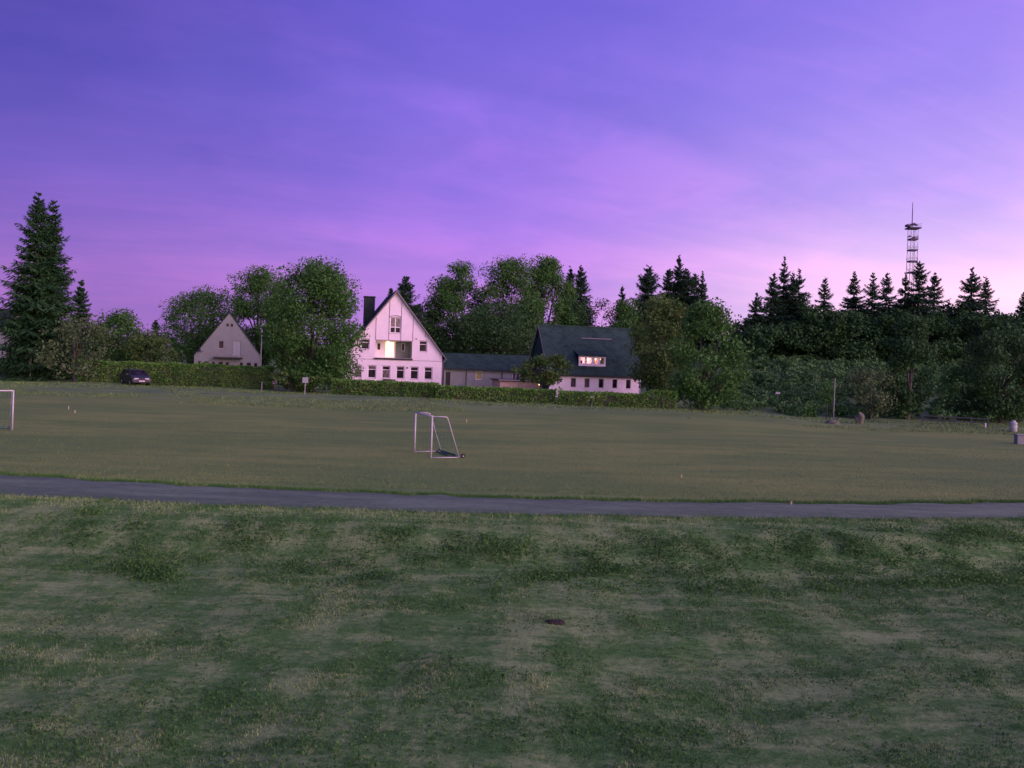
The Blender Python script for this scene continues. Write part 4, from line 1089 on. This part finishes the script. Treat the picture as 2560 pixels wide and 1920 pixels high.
# ------------------------------------------------------------------ parked car
def car(label, x, y, rz):
    o = tag(empty('parked_car', (x, y, gzf(x, y) + .0), rz), label, 'car')
    # side profile along local x (front = +x), half widths per point
    prof = [(-2.05, .38), (-2.10, .62), (-2.02, .98), (-1.55, 1.02), (1.05, .98), (1.75, .84), (2.05, .68), (2.10, .42), (2.0, .26), (-1.95, .26)]
    mb = MB(); W = .86
    secs = [(-W, .97), (-W * .96, 1.), (W * .96, 1.), (W, .97)]
    ring = []
    for (yy_, sc_) in secs: ring.append([mb.bm.verts.new((px * (1 if abs(yy_) < W else .985), yy_, pz if abs(yy_) < W else .3 + (pz - .3) * .95)) for px, pz in prof])
    for a_, b_ in zip(ring, ring[1:]):
        for k in range(len(prof)): mb.bm.faces.new((a_[k], a_[(k + 1) % len(prof)], b_[(k + 1) % len(prof)], b_[k]))
    mb.bm.faces.new(ring[0]); mb.bm.faces.new(ring[-1][::-1])
    body = mb.build('body', M_car, o, False)
    bv = body.modifiers.new('bevel', 'BEVEL'); bv.width = .05; bv.segments = 2; bv.limit_method = 'ANGLE'
    # cabin: glass house with roof
    def tr(x0, x1, x2, x3, z0, z1, w0_, w1_):
        m_ = MB(); v = m_.bm.verts.new
        A_ = [v((x0, -w0_, z0)), v((x3, -w0_, z0)), v((x3, w0_, z0)), v((x0, w0_, z0))]
        B_ = [v((x1, -w1_, z1)), v((x2, -w1_, z1)), v((x2, w1_, z1)), v((x1, w1_, z1))]
        for k in range(4): m_.bm.faces.new((A_[k], A_[(k + 1) % 4], B_[(k + 1) % 4], B_[k]))
        m_.bm.faces.new(B_); m_.bm.faces.new(A_[::-1]); return m_
    tr(-1.95, -1.62, .22, 1.06, .99, 1.42, .80, .64).build('window_glass', M_glass, o)
    rf = tr(-1.74, -1.58, .24, .42, 1.39, 1.49, .67, .58).bevel(.02, 1).build('roof', M_car, o)
    mb = MB()
    for s0 in (-1, 1):
        for (xa, xb2) in ((1.08, .26), (-1.96, -1.63), (-.35, -.42)): mb.tube([(xa, s0 * .805, .98), (xb2, s0 * .648, 1.42)], .035, 5)
    mb.build('pillar', M_car, o)
    for s0 in (-1, 1):
        for xw in (-1.32, 1.30):
            wl = MB().tube([(xw, s0 * .66, .31), (xw, s0 * .885, .31)], .31, 20).build('wheel', M_rub, o)
            MB().tube([(xw, s0 * .80, .31), (xw, s0 * .895, .31)], .19, 14).build('rim', M_chrome, wl)
        MB().box(1.86, 2.075, s0 * .48 - .2, s0 * .48 + .2, .60, .73).bevel(.02, 1).build('headlight', M_lens, o)
        MB().box(-2.115, -2.0, s0 * .66 - .13, s0 * .66 + .13, .66, .92).build('tail_light', surf('tail_lens', (.25, .02, .02), .2), o)
        MB().box(.72, .92, s0 * .98 - .1, s0 * .98 + .1, .98, 1.12).bevel(.02, 1).build('wing_mirror', M_car, o)
    MB().box(2.055, 2.112, -.26, .26, .40, .51).build('number_plate', M_white, o)
    MB().box(2.03, 2.115, -.45, .45, .54, .63).build('grille', M_plastic, o)
    MB().box(1.97, 2.13, -.80, .80, .28, .40).bevel(.02, 1).build('bumper', M_plastic, o)
    return o
cp = gpt(338, 964, .9)
car('dark hatchback parked at an angle in front of the long hedge', cp.x, cp.y, R(-50)).scale = (1.1, 1.1, 1.12)

# ------------------------------------------------------------------ posts, signs and small things along the far edge
def spot(px, py, z=.9):
    p = gpt(px, py, z); return (p.x, p.y, gzf(p.x, p.y))
p = spot(75, 951); h_ = 60 * p[1] / FPX
o = tag(empty('marker_post', p), 'pale weathered post with a small box, under the twin spruces', 'post')
MB().tube([(0, 0, -.2), (.0, 0, h_)], [.09, .075], 8).build('shaft', M_conc, o); MB().box(-.16, .10, -.13, -.07, h_ * .62, h_ * .80).build('box', M_conc, o)
p = spot(217, 958); o = tag(empty('marker_post', p), 'thin post with a small flat roofed top in front of the long hedge', 'post')
MB().tube([(0, 0, -.2), (0, 0, 1.8)], .045, 8).build('shaft', M_gwood, o); MB().box(-.22, .22, -.18, .18, 1.8, 1.88).build('top', M_conc, o)
p = spot(654, 976); tag(MB().tube([(0, 0, -.2), (0, 0, .95), (0, 0, 1.0)], [.075, .07, .03], 10).build('bollard', M_trim, None, False, p), 'short grey post beside the notice board at the end of the long hedge', 'bollard')
p = spot(689, 976); o = tag(empty('notice_board', p, R(-6)), 'small notice board with a pale sheet on two brown legs', 'notice board')
for x_ in (-.30, .30): MB().box(x_ - .05, x_ + .05, -.05, .05, -.2, .72).build('leg', M_wood, o)
bd = MB().box(-.40, .40, -.05, .05, .70, 1.56).build('panel', M_wood, o)
MB().box(-.34, .30, -.062, -.053, .76, 1.50).build('sheet', M_board, bd); MB().box(.04, .18, -.068, -.0635, .95, 1.22).build('paper_note', M_frame, bd)
MB().box(-.48, .48, -.16, .12, 1.57, 1.63).build('board_roof', M_wood, o)
p = spot(762, 987); o = tag(empty('road_sign', p, R(10)), 'grey blank sign plate on a thin post under the big leafy tree', 'sign')
MB().tube([(0, 0, -.2), (0, 0, 1.62)], .03, 8).build('post', M_galv, o); MB().box(-.27, .27, -.05, -.032, 1.08, 1.62).bevel(.006, 1).build('plate', M_sign, o)
p = spot(1480, 1013); o = tag(empty('small_sign', p, R(10)), 'small pale sign on a thin stake before the dormer house hedge', 'sign')
MB().tube([(0, 0, -.2), (0, 0, 1.0)], .025, 8).build('stake', M_galv, o); MB().box(-.16, .16, -.045, -.027, .78, .98).build('plate', M_white, o)
p = spot(1943, 1030, .3); o = tag(empty('small_sign', (p[0], p[1], p[2]), R(-5)), 'small white sign among the shrubs left of the grey pole', 'sign')
MB().tube([(0, 0, -.2), (0, 0, 1.62)], .025, 8).build('stake', M_galv, o); MB().box(-.24, .24, -.045, -.027, 1.42, 1.62).build('plate', M_white, o)
q = at(651, 900, 113); zg = gzf(q.x, q.y); tl = at(654, 805, 113).z - zg
o = tag(empty('bare_pole', (q.x, q.y, zg)), 'tall pale bare pole right of the small grey house', 'pole')
MB().tube([(0, 0, -.2), (.05, 0, tl * .5), (.10, 0, tl)], [.09, .075, .055], 10).build('shaft', M_conc, o, True); MB().lathe([(.04, 0), (.08, .04), (.08, .10), (.03, .15)], 10, (.10, 0, tl)).build('cap', M_conc, o)
p = spot(2083, 1056, .1); tl = at(2086, 950, p[1]).z - p[2]
o = tag(empty('bare_pole', p), 'slender pale pole on the right edge of the field by the shrubs', 'pole')
MB().tube([(0, 0, -.2), (.04, 0, tl)], [.06, .035], 8).build('shaft', M_conc, o, True); MB().lathe([(.03, 0), (.06, .03), (.05, .12), (.02, .16)], 8, (.04, 0, tl)).build('cap', M_conc, o)
# young tree with a stake
p = spot(2066, 1054, .1); o = tag(empty('young_tree', p), 'thin sapling with a slim dark stem beside the slender pale pole', 'tree', FR)
MB().tube([(0, 0, -.2), (.03, 0, 1.6), (.0, 0, 3.2)], [.05, .04, .02], 7).build('trunk', M_bark, o, True)
rr = np.random.RandomState(81); P, q_, C = crown_pts(rr, 1.6, 2.2, 420, 14); P = P + np.array([0, 0, 2.6]); V, F = leaf_cards(P, .14 + .12 * rr.rand(len(P)), .2, .7, rr)
link('crown', mesh_np('crown', V, F, [M_leafA]), o)
def boulder(label, p, sx, sy, sz, seed, cat='stone', name='boulder', m=None):
    bm = bmesh.new(); bmesh.ops.create_icosphere(bm, subdivisions=3, radius=1)
    rr = np.random.RandomState(seed); f_ = rr.normal(0, 1, (5, 3)); ph = rr.rand(5) * 6
    for v in bm.verts:
        k = 1 + sum(.07 * math.sin(2.3 * v.co.dot(Vector(f_[i])) + ph[i]) for i in range(5))
        v.co = Vector((v.co.x * sx, v.co.y * sy, v.co.z * sz + sz * .75)) * k
    me = bpy.data.meshes.new(name); bm.to_mesh(me); bm.free(); me.materials.append(m or M_stone)
    return tag(link(name, me, None, p), label, cat)
p = spot(2150, 1063, .1); boulder('tall pale stone standing on the field edge left of the narrow dark tree', (p[0], p[1], p[2] - .1), .36, .30, .62, 1)
p = spot(2076, 1062, .1); boulder('low pale stone heap at the foot of the slender pale pole', (p[0], p[1] - .5, p[2] - .12), .62, .45, .26, 2)
p = spot(2533, 1079, .2); o = tag(empty('barrel', p), 'pale plastic barrel standing at the far right under the dark tree', 'barrel')
MB().lathe([(.27, 0), (.30, .06), (.29, .34), (.31, .38), (.29, .42), (.29, .70), (.31, .74), (.28, .80), (.22, .86)], 22).build('body', M_barrel, o, True)
MB().lathe([(.15, .86), (.16, .88), (.15, .98), (.10, 1.0)], 18).build('lid', M_barrel, o)
p = spot(2580, 1108, .1); o = tag(empty('concrete_block', p, R(-8)), 'low concrete block at the right edge in front of the barrel', 'block')
MB().box(-1.1, 1.1, -.3, .3, -.1, .62).bevel(.03, 2).build('body', M_conc, o); MB().box(-1.15, 1.15, -.34, .34, .622, .70).bevel(.015, 1).build('coping', M_conc, o)
p = spot(2463, 1072, .15); tag(MB().box(-.05, .05, -.05, .05, -.1, .42).build('marker_stone', M_white, None, False, p), 'tiny white marker post left of the barrel', 'post')
# low rail fence under the trees
pa = Vector(spot(2305, 1058, .25)); pb = Vector(spot(2470, 1068, .25))
o = tag(empty('rail_fence', pa, math.atan2(pb.y - pa.y, pb.x - pa.x)), 'low grey rail fence in the shade between the dark trees', 'fence')
Lf = (pb - pa).length; kf = 5
for i in range(kf):
    x_ = Lf * i / (kf - 1); MB().box(x_ - .05, x_ + .05, -.05, .05, -.2, .82).build('post', M_gwood, o)
for z_ in (.38, .72): MB().box(-.1, Lf + .1, -.085, -.052, z_ - .05, z_ + .05).build('rail', M_gwood, o)
# pegs in the turf
pegs = [(171, 1028, .26, 'pale wooden peg, taller of the two near the left goal'), (187, 1034, .20, 'pale wooden peg, shorter of the two near the left goal'),
        (1166, 1060, .24, 'pale wooden peg in the turf beyond the middle goal'), (1703, 1192, .12, 'tiny pale peg in the turf right of the middle goal'), (1977, 1262, .14, 'tiny pale peg at the far edge of the gravel path')]
for a, b, hh_, lab in pegs:
    p = gpt(a, b, 0.02); tag(MB().tube([(0, 0, -.1), (.01, 0, hh_ * .9), (.01, 0, hh_)], [.03, .028, .012], 7).build('marker_peg', M_peg, None, False, (p.x, p.y, gzf(p.x, p.y))), lab, 'peg', 'wooden pegs in the field')
p = gpt(1387, 1566, -.62); boulder('dark clod of earth lying in the mown grass in front', (p.x, p.y, gzf(p.x, p.y) - .03), .20, .10, .055, 6, 'clod', 'turf_clod', M_soil)
